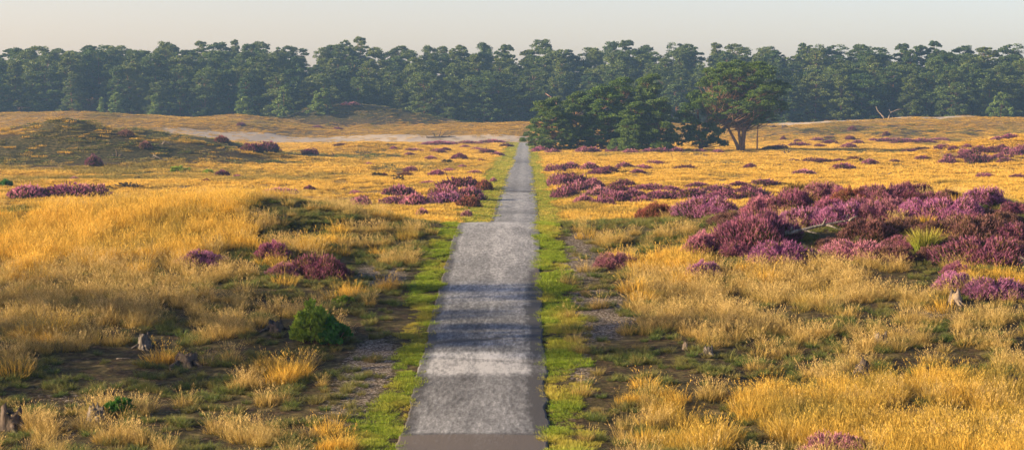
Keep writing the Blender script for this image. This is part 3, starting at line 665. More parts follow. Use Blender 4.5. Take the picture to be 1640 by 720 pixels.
def make_pine(seed, h, w, base=.25, top='round', lean=(0, 0), stems=None, npads=70, per=60, leaf=.5, pad=1.0, mat=None, tr=.18, skew=0., profile=None, nlobe=11, lobe=.26, flat=.72, vz=.98):
    """trunk with limbs, crown of needle pads at the limb ends; base = crown base as a share of height"""
    r = np.random.default_rng(seed)
    tk = Acc(); stems = stems or [((0, 0), (lean[0], lean[1]), 1.0)]
    paths = []
    for (b, l, hh) in stems:
        k = 8; t = np.linspace(0, 1, k)
        wob = np.cumsum(r.normal(0, .012 * h, (k, 2)), 0) * t[:, None]
        pts = np.stack([b[0] + l[0] * t ** 1.3 + wob[:, 0], b[1] + l[1] * t ** 1.3 + wob[:, 1], -.3 + t * (h * hh * .93 + .3)], -1)
        rad = tr * (1 - .82 * t) * (1 + .5 * np.exp(-t * 14)); V, Fq = tube(pts, rad, 7, .12, r); tk.add(V, Fq); paths.append(pts)
    def prof(q):      # crown half width (share of w) by height within the crown
        if profile: return np.interp(q, *zip(*profile))
        if top == 'round': return np.sqrt(np.clip(1 - ((q - .42) / .62) ** 2, .02, 1))
        if top == 'flat': return np.interp(q, [0, .25, .55, .8, 1], [.45, .8, 1, .92, .5])
        if top == 'bushy': return np.interp(q, [0, .15, .4, .7, .9, 1], [.9, 1, .92, .65, .35, .1])
        return np.interp(q, [0, .1, .5, 1], [.85, 1, .62, .06])
    C = []; Rd = []
    LB = []      # lobes: the big rounded masses of the crown
    for j in range(nlobe):
        q = (j + .6) / nlobe; a0 = j * 2.4 + r.uniform(-.5, .5)
        lr = w * lobe * r.uniform(.75, 1.25) * (1 - .3 * q)
        rr = max(w / 2 * prof(q) - lr * .75, 0) * (r.random() ** .3)
        LB.append((rr * math.cos(a0), rr * math.sin(a0), h * (base + (1 - base) * q) - lr * .45, lr, q))
    for i in range(npads):
        lx, ly, lz, lr, q = LB[i % nlobe]
        u3 = r.normal(size=3); u3 /= np.linalg.norm(u3); u3[2] = abs(u3[2]) * .9 if r.random() < .85 else -abs(u3[2]) * .4
        z = lz + lr * u3[2] * vz; ex, ey = lx + lr * u3[0], ly + lr * u3[1]
        P_ = paths[r.integers(len(paths))]
        tt = np.interp(z * .9, P_[:, 2], np.arange(len(P_))); i0 = int(min(tt, len(P_) - 2)); o = P_[i0] + (P_[i0 + 1] - P_[i0]) * (tt - i0)
        rr = math.hypot(ex, ey)
        e = np.array([np.mean([p[-1, 0] for p in paths]) * q * .6 + ex + skew * w * q, ey + lean[1] * q, max(z, h * base * .6)])
        C.append(e); Rd.append(pad * r.uniform(.55, 1.25) * (1 - .35 * q * (top in ('cone', 'bushy'))))
        if i % 2 == 0 or npads < 50:
            o2 = o.copy(); o2[2] = max(o[2] - rr * .35, h * base * .55)
            mid = (o2 + e) / 2 + np.array([0, 0, -.06 * rr]) + r.normal(0, .15, 3)
            rb = tr * .30 * (1 - .5 * q)
            V, Fq = tube([o2, mid, e], [rb, rb * .7, rb * .25], 4, .1, r); tk.add(V, Fq)
    C = np.array(C); Rd = np.array(Rd)
    V, Fq = leaves(C, Rd, per, leaf, r, flat=flat)
    tn = np.repeat(np.clip(r.beta(2, 2.6, len(C)), 0, 1), per * 4) * .8 + np.repeat(r.random(len(C) * per), 4) * .25
    return tk.mesh('pine_trunk', M_bark, True), mesh_np('pine_crown', V, Fq, mat or M_pine, {'t': np.clip(tn, 0, 1)})
def plant(name, meshes, x, y, s=(1, 1, 1), rz=0, label=None, cat='pine tree', group=None, tn='trunk', cn='crown', z=None):
    o = empty(name, (x, y, float(H(x, y)) - .05 if z is None else z)); o.rotation_euler.z = rz; o.scale = s
    link(tn, meshes[0], o); link(cn, meshes[1], o); tag(o, label, cat, group); return o

VAR = []
for i in range(9): VAR.append(make_pine(300 + i, 15, random.uniform(7.5, 9.5), random.uniform(.16, .30), ['round', 'bushy', 'round', 'bushy', 'round', 'bushy', 'round', 'round', 'bushy'][i], npads=130, per=90, leaf=.38, pad=1.0, tr=.2))
FRV = []
for i in range(8): FRV.append(make_pine(330 + i, 13, random.uniform(7.5, 9.5), random.uniform(.06, .14), ['bushy', 'round', 'cone', 'round'][i % 4], npads=150, per=90, leaf=.37, pad=.95, tr=.18))
skyx = [0, 30, 60, 95, 130, 155, 185, 215, 250, 290, 340, 400, 440, 470, 505, 560, 585, 610, 650, 690, 735, 765, 800, 835, 880, 915, 960, 1000, 1045, 1085, 1150, 1200, 1240, 1280, 1350, 1400, 1450, 1500, 1560, 1600, 1640]
skyy = [80, 82, 75, 82, 68, 76, 66, 74, 65, 74, 65, 66, 72, 74, 76, 60, 62, 78, 70, 76, 64, 74, 72, 78, 62, 74, 74, 64, 72, 68, 70, 71, 76, 73, 74, 78, 66, 70, 75, 76, 80]
rows = [(523, 7.4, 'front row', FRV, .93), (533, 7.2, 'second row', FRV, 1.08), (546, 7.0, 'third row', VAR, 1.0), (562, 6.8, 'fourth row', VAR, 1.0), (580, 6.8, 'fifth row', FRV, 1.05), (600, 6.2, 'skyline row', VAR, 1.08)]
ordn = lambda n: str(n) + ('th' if 10 <= n % 100 <= 20 else {1: 'st', 2: 'nd', 3: 'rd'}.get(n % 10, 'th'))
for ri, (Y, sp, rn, var, hs) in enumerate(rows):
    half = .272 * Y + 4
    xsr = np.arange(-half, half, sp)
    xsr = xsr + rng.uniform(-.38, .38, len(xsr)) * sp
    nl = int((xsr < 0).sum())
    for i, x in enumerate(xsr):
        y = Y + rng.uniform(-4, 4)
        hz = hs * rng.uniform(.78, 1.16); wz = rng.uniform(.95, 1.6)
        if ri == 5:
            px = 844.5 + x * F / y; ty = np.interp(px, skyx, skyy) + rng.uniform(-4, 9)
            hz = (CAMZ + (179 - ty) * y / F - float(H(x, y))) / 15.3; wz = rng.uniform(.85, 1.4)
        if ri == 4:
            px = 844.5 + x * F / y; ty = np.interp(px, skyx, skyy) + rng.uniform(6, 20)
            hz = (CAMZ + (179 - ty) * y / F - float(H(x, y))) / 13.3
        if ri == 0 and abs(844.5 + x * F / y - 1420) < 26: hz *= .6
        n_ = i - nl; side = 'left' if n_ < 0 else 'right'; k = -n_ if n_ < 0 else n_ + 1
        look = 'bushy low-branched' if var is FRV else 'tall'
        plant('pine_tree', var[rng.integers(len(var))], float(x), float(y), (wz, wz, hz), rng.random() * 6.283,
              f'{look} forest pine, {ordn(k)} to the {side} of the road line in the {rn}', 'pine tree', 'pines of the distant forest')
# the pine clump and the spreading pine beyond the heath
def at_d(px, y): return (px - 844.5) * y / F
def hp(px, py_top, y): return CAMZ + (179 - py_top) * y / F - float(H(at_d(px, y), y))
Yc = 336
clump = [
 (885, 160, Yc, 92, .10, dict(top='flat', skew=-.08, profile=[(0, .85), (.25, 1.0), (.5, .9), (.75, .7), (1, .35)]), 'low spreading pine at the left end of the clump, reaching toward the road end'),
 (925, 148, Yc + 5, 66, .12, dict(top='round'), 'rounded dark pine second from the left in the clump'),
 (962, 137, Yc + 2, 74, .10, dict(top='round'), 'uneven topped pine in the middle of the clump'),
 (995, 126, Yc + 8, 66, .18, dict(top='round'), 'higher pine with brown bare gaps right of the clump middle'),
 (1034, 121, Yc + 6, 68, .12, dict(top='round'), 'tallest pine of the clump with a lit top'),
 (1055, 158, Yc - 2, 64, .06, dict(top='round'), 'broad dark pine at the right end of the clump'),
 (1016, 165, Yc - 3, 58, .05, dict(top='round'), 'dark bushy pine in front, behind the small pale young pine'),
]
for (px, ty, y, w, base, kw, lab) in clump:
    h = hp(px, ty, y); x = at_d(px, y)
    mss = make_pine(int(px), h, w * y / F, base, npads=330, per=150, leaf=.23, pad=.78, nlobe=22, lobe=.19, flat=.5, vz=.7, mat=M_pine_near, tr=.22, **kw)
    plant('pine_tree', mss, x, y, label=lab, group='pines of the clump beyond the heath')
# spreading pine: several stems fanning from one base, wide crown
h = hp(1195, 99, 338); s_ = 338 / F
r5 = [((0, 0), (-1.7, .3), .82), ((.25, .1), (.5, -.2), .95), ((.1, -.15), (2.2, .5), .88), ((-.3, .1), (-4.2, -.3), .6), ((.2, .2), (1.2, 1.0), .9)]
mss = make_pine(777, h, 152 * s_, .42, 'flat', stems=r5, npads=760, per=150, leaf=.22, pad=.85, nlobe=36, lobe=.15, flat=.45, vz=.6, skew=.03, mat=M_pine_near, tr=.33, profile=[(0, .8), (.25, 1.0), (.55, 1.0), (.8, .85), (1, .62)])
plant('pine_tree', mss, at_d(1187, 338), 338, label='big pine with several fanned stems and a broad crown at the right of the group')
h2 = hp(1125, 150, 341)
mss = make_pine(778, h2, 100 * s_, .12, 'round', stems=[((0, 0), (-.8, 0), .9), ((.2, 0), (1.3, .2), .8)], npads=220, per=110, leaf=.30, pad=.8, nlobe=18, lobe=.17, mat=M_pine_near, tr=.22)
plant('pine_tree', mss, at_d(1121, 341), 341, label='lower dark pine filling the gap between the clump and the fanned pine')
mss = make_pine(779, hp(1213, 168, 337), 26 * s_, .60, 'round', npads=40, nlobe=6, lobe=.3, per=80, leaf=.4, pad=.8, mat=M_pine_near, tr=.16)
plant('pine_tree', mss, at_d(1212, 337), 337, label='slim straight pine close to the right of the fanned pine')
# small young pines
def young(px, py, ty, w, y, lab, seed, dense=1.):
    h = hp(px, ty, y)
    mss = make_pine(seed, h, w * y / F, .02, 'cone', npads=int(60 * dense), per=70, leaf=.36 if y < 400 else .5, pad=.5 + .03 * w * y / F, mat=M_young, tr=.1)
    return plant('young_pine', mss, at_d(px, y), y, label=lab, cat='young pine')
young(1000, 243, 208, 24, 326, 'small pale young pine in front of the dark clump', 801)
young(983, 244, 224, 16, 327, 'tiny pale pine seedling left of the small young pine', 802)
young(455, 192, 140, 50, 500, 'cone-shaped young pine on the heather dune, middle of three', 803)
young(515, 194, 146, 54, 499, 'broad young pine on the heather dune, rightmost of three', 804, 1.2)
young(392, 187, 153, 40, 503, 'leaning young pine at the left end of the heather dune', 805)
young(1600, 191, 150, 56, 514, 'pale green pine standing out before the dark forest at the far right', 806, 1.2)
young(162, 181, 158, 14, 508, 'small round bush-like pine at the foot of the left forest', 807, .6)
young(186, 181, 150, 42, 511, 'pale wide young pine at the foot of the left forest', 808)
young(248, 183, 152, 24, 509, 'narrow young pine right of the pale wide one at the left forest foot', 809)
# pines outside the left edge, whose shade falls across the road
for i, (x, y, h, w) in enumerate([(-27, 45, 9.5, 8), (-32, 49.5, 10.5, 9), (-37, 42.0, 11.5, 9)]):
    plant('pine_tree', make_pine(900 + i, h, w, .10, 'round', npads=64, per=34, leaf=.35, pad=1.0, mat=M_pine_near, tr=.2), x, y,
          label=['nearer pine outside the left edge shading the road', 'farther pine outside the left edge shading the road', 'tallest pine outside the left edge, behind the other two'][i])

# ------------------------------------------------------------------ dead wood
def snag(px, py, segs, mat, label, name='dead_branch', cat='dead branch', r0=None, seed=1, ydist=None, grp=None):
    """segs: list of polylines in photo pixels relative to the base (dx right, dy up, depth m), with radius in pixels"""
    if ydist is None: p, s = pos(px, py)
    else: x = at_d(px, ydist); p = Vector((x, ydist, float(H(x, ydist)))); s = ydist / F
    o = empty(name, p); r = np.random.default_rng(seed)
    tag(o, label, cat, grp)
    for k, (pl, rad) in enumerate(segs):
        pts = [(a * s, c, b * s) for a, b, c in pl]
        if len(pts) == 2: pts = [pts[0], tuple((np.array(pts[0]) + np.array(pts[1])) / 2 + r.normal(0, .04 * np.linalg.norm(np.array(pts[0]) - np.array(pts[1])), 3)), pts[1]]
        n = len(pts); rr = [max(rad * s * (1 - .75 * i / (n - 1)), .006) for i in range(n)]
        V, Fq = tube(pts, rr, 7, .3, r); ac = Acc(); ac.add(V, Fq)
        link('stem' if k == 0 else 'branch', ac.mesh('dead_wood', mat, True), o)
    return o
# grey fallen branch lying in the near heather
snag(1265, 392, [([(-8, -8, 0), (-6, 3, 0), (15, 7, .1), (45, 14, .2), (75, 20, .2), (98, 24, .1)], 4.2), ([(88, 22, .1), (93, 34, .05)], 2.2), ([(95, 23, .1), (108, 31, 0)], 2.4),
                 ([(55, 17, .2), (58, 27, .1)], 2.4), ([(0, 5, 0), (3, 14, .0)], 2.6), ([(20, 8, .1), (46, 3, -.2)], 2.4), ([(60, 16, .2), (80, 9, -.1)], 2.0)],
     M_grey, 'grey fallen dead branch with upturned tips lying in the near heather', seed=3).location.z += .30
snag(705, 222, [([(-22, 1, 0), (0, 2, 1), (25, 3, 1)], 2.0), ([(-2, 2, 0), (0, 9, 0), (2, 15, .3)], 1.0), ([(-8, 2, 0), (-10, 8, 0), (-14, 10, 0)], .8), ([(2, 3, 0), (8, 9, 0), (7, 13, 0)], .8), ([(-18, 1, 0), (-24, 5, 0)], .8), ([(10, 2, 0), (20, 6, 0)], .8)],
     M_charred, 'dead fallen tree with bare upright limbs on the rim of the sand', name='fallen_tree', cat='fallen tree', seed=4)
snag(1416, 190, [([(0, 0, 0), (-3, 8, 0), (-12, 17, 0), (-15, 24, 0)], 1.6), ([(4, 0, 0), (6, 8, 0), (9, 15, 0), (20, 19, 0), (28, 20, 0)], 1.3), ([(9, 15, 0), (6, 19, 0)], .7), ([(16, 17, 0), (23, 21, 0)], .7)],
     M_snag, 'bleached forked dead tree at the edge of the right forest', name='dead_tree', cat='dead tree', ydist=505, seed=5)
snag(889, 160, [([(4, -30, 0), (3, -10, 0), (2, -2, 0), (-8, 8, 0), (-16, 13, 0)], 1.8), ([(2, -2, 0), (4, 4, -.5), (-4, 6, -.5)], 1.6)],
     M_snag2, 'broken reddish dead trunk leaning inside the forest above the pine clump', name='dead_tree', cat='dead tree', ydist=515, seed=6).location.z += 6.6
snag(533, 250, [([(2, -1, 0), (0, 4, 0), (-3, 8, 0)], .9)], M_charred, 'single dark upright stick in the golden field left of the road', name='dead_stick', cat='stick', seed=7)
snag(1236, 205, [([(-3, 1, 0), (3, 3, 0), (8, 2, 0)], 2.0), ([(2, 2, 0), (5, 6, 0)], .8)], M_charred, 'left of two short dark logs under the right forest edge', name='log', cat='log', seed=8)
snag(1256, 205, [([(-4, 2, 0), (2, 3, 0), (6, 2, 0)], 1.8), ([(-1, 2, 0), (-3, 5, 0)], .7)], M_charred, 'right of two short dark logs under the right forest edge', name='log', cat='log', seed=9)
snag(1263, 247, [([(0, 0, 0), (-1, 5, 0), (4, 14, 0)], 1.5), ([(-6, 0, 0), (-7, 8, 0)], 1.4), ([(-3, 1, .2), (-12, 6, 0)], 1.0), ([(0, 3, 0), (6, 7, 0)], 1.0)], M_charred, 'dark dead shrub with one raised twig in the golden field right of the pines', name='dead_shrub', cat='dead shrub', seed=10)
snag(265, 260, [([(-20, 12, 0), (-8, 6, 0), (4, 1, 0)], 1.3), ([(-10, 7, 0), (-22, 9, 0)], .7), ([(-2, 3, 0), (6, 5, 0)], .7)], M_dead, 'pale bare branch lying down the mossy dune flank', seed=11)
snag(190, 252, [([(-2, 0, 0), (-3, 8, 0), (-5, 12, 0)], 1.6), ([(0, 0, 0), (5, 5, 0), (9, -2, 0)], 1.5), ([(-6, 2, 0), (-11, 4, 0)], 1.0), ([(-3, 6, 0), (1, 9, 0)], .8)], M_charred, 'uprooted root plate sticking out of the mossy dune', name='uprooted_stump', cat='stump', seed=12)
snag(268, 233, [([(-8, 0, 0), (-3, 5, 0), (4, 2, 0), (8, -2, 0)], 1.8), ([(-5, 3, 0), (-7, 7, 0)], .9), ([(2, 3, 0), (6, 7, 0)], .9)], M_dead, 'pale broken stump on the crest of the mossy dune', name='uprooted_stump', cat='stump', seed=13)
snag(1415, 282, [([(-28, -1, 0), (-5, 2, 0), (18, 3, .3)], 1.8), ([(-12, 1, 0), (-8, 7, 0)], 1.0), ([(6, 2, 0), (14, 6, 0)], 1.0), ([(-4, 2, 0), (-1, 6, 0)], .9)], M_dead, 'grey log lying in the golden field above the near heather', name='log', cat='log', seed=14)
snag(1460, 203, [([(-5, 0, 0), (0, 1, 0), (6, 3, 0)], .8)], M_charred, 'tiny twig lying on the bare sand of the right dune', seed=15)
def thicket(px, py, w, h, label, mat, seed, n=26, name='dead_shrub', cat='dead shrub'):
    p, s = pos(px, py); r = np.random.default_rng(seed); ac = Acc()
    for i in range(n):
        b = np.array([r.uniform(-w, w) * s * .45, r.uniform(-w, w) * s * .3, -.05]); e = b + np.array([r.normal(0, w * s * .16), r.normal(0, w * s * .12), h * s * r.uniform(.4, 1.1)])
        V, Fq = tube([b, (b + e) / 2 + r.normal(0, .05, 3), e], [s * 1.0, s * .8, s * .35], 4, .2, r); ac.add(V, Fq)
    o = empty(name, p); link('stems', ac.mesh('twigs', mat, True), o)
    c = np.stack([r.uniform(-w, w, 30) * s * .45, r.uniform(-w, w, 30) * s * .3, h * s * r.uniform(.1, .85, 30)], -1)
    V, Fq = leaves(c, np.full(30, 2.2 * s), 16, 2.2 * s, r); link('foliage', mesh_np('twig_leaves', V, Fq, M_hs, {'t': r.random(len(V)), 'rnd': r.random(len(V))}), o)
    tag(o, label, cat); return o
thicket(604, 284, 18, 8, 'flat-topped dark shrub in the golden field, left of the pair', M_charred, 31)
thicket(637, 290, 20, 10, 'round dark shrub in the golden field, right of the pair', M_charred, 32)
thicket(207, 302, 34, 10, 'scruffy dark dead shrub behind the left golden grass', M_charred, 33, 34)
thicket(165, 303, 40, 5, 'low line of dark dead twigs left of the scruffy shrub', M_charred, 34, 34)
thicket(222, 288, 12, 4, 'tiny dark tuft behind the scruffy dead shrub', M_charred, 35, 14)
thicket(716, 262, 16, 6, 'small dark tussock in the golden field near the far left road edge', M_charred, 36, 18)

# ------------------------------------------------------------------ stumps
def stump(px, py, w, h, label, seed, mat=M_dead, dark=False, roots=4):
    p, s = pos(px, py + 1); r = np.random.default_rng(seed); rad = w * s / 2 * .62; hh = h * s
    n = 18; lv = 7; V = []
    ph = r.random(3) * 6.28
    for j in range(lv):
        q = j / (lv - 1)
        for i in range(n):
            th = 2 * math.pi * i / n
            k = rad * (1.25 - .45 * q ** .5) * (1 + .16 * math.sin(3 * th + ph[0]) + .10 * math.sin(7 * th + ph[1]) + .07 * r.normal())
            top = hh * q * (1 + (.22 * math.sin(2 * th + ph[2]) + .2 * r.normal()) * q ** 3)
            V.append((k * math.cos(th), k * math.sin(th), top - .05))
    for j, (kk, zz) in enumerate([(.62, -.12), (.3, -.4)]):      # hollow rotten heart
        for i in range(n):
            th = 2 * math.pi * i / n; k = rad * .8 * kk * (1 + .1 * r.normal()); V.append((k * math.cos(th), k * math.sin(th), hh * (1 + zz) * (1 + .06 * r.normal()) - .05))
    L_ = lv + 2
    Fq = [(j * n + i, j * n + (i + 1) % n, (j + 1) * n + (i + 1) % n, (j + 1) * n + i) for j in range(L_ - 1) for i in range(n)]
    V = np.array(V); me = mesh_np('stump_wood', V, np.array(Fq), mat, None, False)
    o = empty('tree_stump', p); o.location.y += rad; link('stump_body', me, o); tag(o, label, 'stump')
    for k in range(roots):
        a = r.uniform(0, 6.28) if k else -1.2
        b0 = np.array([math.cos(a) * rad * .8, math.sin(a) * rad * .8, hh * .25]); b1 = np.array([math.cos(a) * rad * 1.8, math.sin(a) * rad * 1.8, hh * .04]); b2 = np.array([math.cos(a + .3) * rad * 2.6, math.sin(a + .3) * rad * 2.6, -.1])
        V, Fq = tube([b0, b1, b2], [rad * .28, rad * .18, rad * .06], 6, .3, r); ac = Acc(); ac.add(V, Fq); link('root', ac.mesh('stump_root', mat, True), o)
    HEATHER.append((p.x, p.y, rad * 2.0)); return o
stump(14, 690, 60, 36, 'large dark split stump at the lower left edge on bare soil', 1, M_charred)
stump(150, 674, 46, 22, 'pale grey sawn stump on bare soil beside a bright green cushion', 2)
stump(229, 558, 34, 24, 'grey weathered stump among green tufts in the left foreground', 3)
stump(295, 588, 62, 20, 'low broken stump with pale splinters left of the green shrub', 4, M_charred)
snag(338, 584, [([(0, 0, 0), (2, 7, 0), (4, 13, 0)], 1.6), ([(-10, 1, 0), (-2, 3, 0)], 1.2)], M_snag, 'pale splinter standing beside the low broken stump', name='dead_stick', cat='stick', seed=16)
stump(440, 532, 40, 18, 'dark stump half hidden in dry grass left of the green shrub', 5, M_charred)
snag(100, 610, [([(-14, 1, 0), (0, 2, 0), (14, 1, 0)], 1.5)], M_dead, 'small grey stick lying on the mossy soil in the left foreground', name='dead_stick', cat='stick', seed=17)
snag(200, 576, [([(-14, 1, 0), (2, 2, 0), (18, 2, 0)], 1.6)], M_dead, 'thin bleached stick lying below the weathered grey stump', name='dead_stick', cat='stick', seed=18)
stump(1135, 568, 26, 16, 'small grey stump in the tufts right of the gravel patch', 6)
stump(1098, 560, 14, 14, 'slim pale stump stub just left of the small grey stump', 7, M_snag, roots=2)
stump(1412, 552, 36, 20, 'grey forked stump behind a pale grass tuft on the right slope', 8)
stump(1533, 486, 32, 22, 'pale curved stump below the vivid violet heather', 9, M_snag)
stump(1384, 604, 44, 24, 'dark rotten stump above the lower right golden grass', 10, M_charred)
stump(1628, 628, 36, 24, 'brown jagged stump at the right edge above the golden grass', 11, M_charred)
stump(1405, 724, 60, 16, 'dark flat stump at the bottom edge beside the pink heather', 12, M_charred)
stump(1638, 430, 28, 18, 'pale stump at the right edge above the green hollow', 13, M_dead)
stump(1168, 712, 14, 14, 'thin pale stub in the golden grass near the bottom edge', 14, M_snag, roots=2)

# ------------------------------------------------------------------ green plants
def leaf_bush(px, py, w, h, mat, label, name, cat, seed, npad=40, per=120, leaf=.09, flat=.9):
    p, s = pos(px, py); r = np.random.default_rng(seed); W = w * s / 2; Hh = h * s
    o = empty(name, p); o.location.y += W * .6; o.location.z = float(H(o.location.x, o.location.y))
    C = []; ac = Acc()
    for i in range(npad):
        a = r.random() * 6.283; q = r.random() ** .5; z = r.random()
        e = np.array([math.cos(a) * W * q * math.sqrt(1 - .75 * z * z) * .9, math.sin(a) * W * q * .9, Hh * (.08 + .82 * z * (1 - .3 * q * q))]); C.append(e)
        V, Fq = tube([np.array([e[0] * .25, e[1] * .25, -.05]), e * [.6, .6, .55], e], [.018, .012, .005], 4); ac.add(V, Fq)
    link('stems', ac.mesh('shrub_stems', M_bark, True), o)
    V, Fq = leaves(np.array(C), r.uniform(.09, .17, npad) * Hh * 1.1, per, leaf, r, up=.7, flat=flat)
    t = np.repeat(np.clip(r.random(npad), 0, 1), per * 4) * .5 + np.repeat(r.random(npad * per), 4) * .5
    link('foliage', mesh_np('shrub_leaves', V, Fq, mat, {'t': t}), o); tag(o, label, cat)
    HEATHER.append((o.location.x, o.location.y, W * 1.0)); return o
M_shrub = pine_mat('bright_shrub_leaves', (.05, .11, .012), (.46, .58, .05), (.30, .42, .04))  # light tone raised so the shaded foreground shrub looks sunlit
M_cush = pine_mat('cushion_leaves', (.03, .10, .015), (.09, .26, .03), (.06, .2, .03))
M_rush = grass_mat('rush_stems', (.05, .08, .012), (.22, .26, .03), (.42, .36, .06), (.3, .3, .04))
leaf_bush(500, 556, 74, 70, M_shrub, 'bright green seedling shrub with sunlit tone in its leaf colour in the left foreground', 'shrub', 'shrub', 41, 90, 42, .13)
leaf_bush(532, 558, 60, 46, M_cush, 'darker green lower shrub touching the right side of the bright one', 'shrub', 'shrub', 42, 60, 50, .12)
leaf_bush(188, 668, 62, 30, M_cush, 'bright green rounded cushion plant beside the pale sawn stump', 'cushion_plant', 'plant', 43, 50, 130, .07)
leaf_bush(548, 488, 46, 12, M_shrub, 'low bright green mat of leaves behind the seedling shrub', 'shrub', 'shrub', 44, 34, 90, .07)
leaf_bush(285, 277, 46, 9, M_shrub, 'low green bush at the right foot of the mossy dune', 'shrub', 'shrub', 45, 40, 60, .3)
leaf_bush(332, 280, 20, 9, M_shrub, 'small green bush in the golden field beside dark heather', 'shrub', 'shrub', 46, 24, 50, .3)
leaf_bush(8, 300, 22, 12, M_cush, 'dark green bush cut by the left edge behind the golden grass', 'shrub', 'shrub', 47, 30, 60, .25)
def reed(px, py, w, h, label, seed, mat, n=260, name='rush_tuft'):
    p, s = pos(px, py); r = np.random.default_rng(seed); W = w * s / 2; rr = W * .4 * np.sqrt(r.random(n)); th = r.random(n) * 6.283
    base = np.stack([rr * np.cos(th), rr * np.sin(th), np.full(n, -.05)], -1)
    V, Fq, t, rd = blades(base, th, h * s * r.uniform(.7, 1.1, n), r.uniform(.1, .75, n), np.full(n, .03), r=r)
    c = grass_obj(name, V, Fq, t, rd, mat, p); tag(c, label, 'rush'); HEATHER.append((p.x, p.y, W * .5)); return c
def grass_obj(name, V, Fq, t, rd, mat, p): return link(name, mesh_np(name, V, Fq, mat, {'t': t, 'rnd': rd}), None, p)
reed(1480, 408, 66, 48, 'bright yellow green rush tuft standing in the near heather', 51, M_rush, 420)

# ------------------------------------------------------------------ grass sources and scattering
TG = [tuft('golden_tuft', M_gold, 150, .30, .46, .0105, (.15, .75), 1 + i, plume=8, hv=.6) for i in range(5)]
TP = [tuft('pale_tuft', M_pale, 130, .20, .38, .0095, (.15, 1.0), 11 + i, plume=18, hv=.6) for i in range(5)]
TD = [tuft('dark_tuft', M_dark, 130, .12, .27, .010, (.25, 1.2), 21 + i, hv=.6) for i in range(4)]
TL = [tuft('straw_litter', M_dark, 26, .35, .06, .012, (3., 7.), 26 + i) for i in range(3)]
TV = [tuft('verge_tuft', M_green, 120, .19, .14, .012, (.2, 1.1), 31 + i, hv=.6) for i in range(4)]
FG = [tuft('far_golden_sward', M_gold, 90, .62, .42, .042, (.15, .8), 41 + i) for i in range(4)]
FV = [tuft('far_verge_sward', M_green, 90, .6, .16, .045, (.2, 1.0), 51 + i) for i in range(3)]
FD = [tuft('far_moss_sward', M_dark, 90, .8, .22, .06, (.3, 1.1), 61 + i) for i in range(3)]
# near zone
x, y = pts_in(33, 97, 11); p, m = pick(x, y, 'gold'); k = clear(p, m); p = p[k]
n3 = fbm(p[:, 0] / 7, p[:, 1] / 7, 91); yy = p[:, 1]
greenish = .08 + .38 * np.exp(-((p[:, 1] - 41) / 5.) ** 2) * (p[:, 0] > 2)
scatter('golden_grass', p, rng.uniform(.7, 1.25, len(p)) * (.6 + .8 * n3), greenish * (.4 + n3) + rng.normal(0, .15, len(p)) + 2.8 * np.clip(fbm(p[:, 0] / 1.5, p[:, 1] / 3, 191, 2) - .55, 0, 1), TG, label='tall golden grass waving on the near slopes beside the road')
x, y = pts_in(33, 97, 12); p, m = pick(x, y, 'pale'); k = clear(p, m) & (rng.random(len(p)) > .35 * m['gold'][:]); p = p[k]
scatter('pale_hair_grass', p, rng.uniform(.6, 1.3, len(p)), .1 + rng.normal(.1, .2, len(p)), TP, label='pale feathery hair grass in loose tufts on sandy ground')
x, y = pts_in(33, 97, 7); p, m = pick(x, y, 'soilish'); k = clear(p, m); p = p[k]
scatter('straw_litter', p, rng.uniform(.5, 1.3, len(p)), rng.random(len(p)) * .6, TL, tilt=.05, label='dry straw and litter lying on the bare soil')
x, y = pts_in(33, 97, 17); p, m = pick(x, y, 'dark'); k = clear(p, m); p = p[k]
scatter('low_green_tufts', p, rng.uniform(.5, 1.3, len(p)), rng.beta(1.2, 2.4, len(p)), TD, label='short dark green tufts between the dry grass')
n = 34000
y = rng.uniform(33, 112, n); x = XC(y) + rng.choice([-1, 1], n) * (1.5 + rng.uniform(-.08, 2.4, n))
p, m = pick(x, y, 'verge'); vc = fbm(p[:, 0] / .45, p[:, 1] / .8, 98, 2); k = clear(p, m) & (rng.random(len(p)) < .12 + ss(.30, .58, vc)); p = p[k]; vc = vc[k]
edge_t = .1 + .7 * ss(.48, .72, fbm(p[:, 0] / 1.2, p[:, 1] / 3, 95)) + rng.normal(0, .1, len(p))
scatter('verge_grass', p, rng.uniform(.5, 1.2, len(p)) * (.35 + 1.2 * vc), edge_t, TV, zs=1.0, label='short bright green grass along both edges of the road')
# middle distance
x, y = pts_in(92, 215, 4.2, 9); p, m = pick(x, y, 'gold'); k = clear(p, m, .95); k &= (m['verge'] < .5); p = p[k]
n3 = fbm(p[:, 0] / 12, p[:, 1] / 20, 92)
tg = 3.2 * np.clip(n3 - .56, 0, 1) + rng.normal(.08, .2, len(p)) + 2.4 * np.clip(fbm(p[:, 0] / 4, p[:, 1] / 9, 93, 2) - .6, 0, 1); nf_ = fbm(p[:, 0] / 2.2, p[:, 1] / 5, 25, 2)
scatter('far_golden_grass', p, rng.uniform(.6, 1.0, len(p)), tg, FG, zs=rng.uniform(.5, 1.15, len(p)) * (.5 + nf_), label='golden grass field beyond the crest of the road')
x, y = pts_in(215, 500, 1.5, 10); p, m = pick(x, y, 'gold'); k = clear(p, m, .95); k &= (m['verge'] < .5); p = p[k]
green = np.zeros(len(p))
for (cx, cy, rx, ry2) in [blob(120, 272, 190, 5)[:4], blob(330, 280, 120, 3)[:4]]: green += np.exp(-((p[:, 0] - cx) / rx) ** 2 - ((p[:, 1] - cy) / max(ry2, 6)) ** 2)
far_short = 1 - .45 * ss(400, 450, p[:, 1])
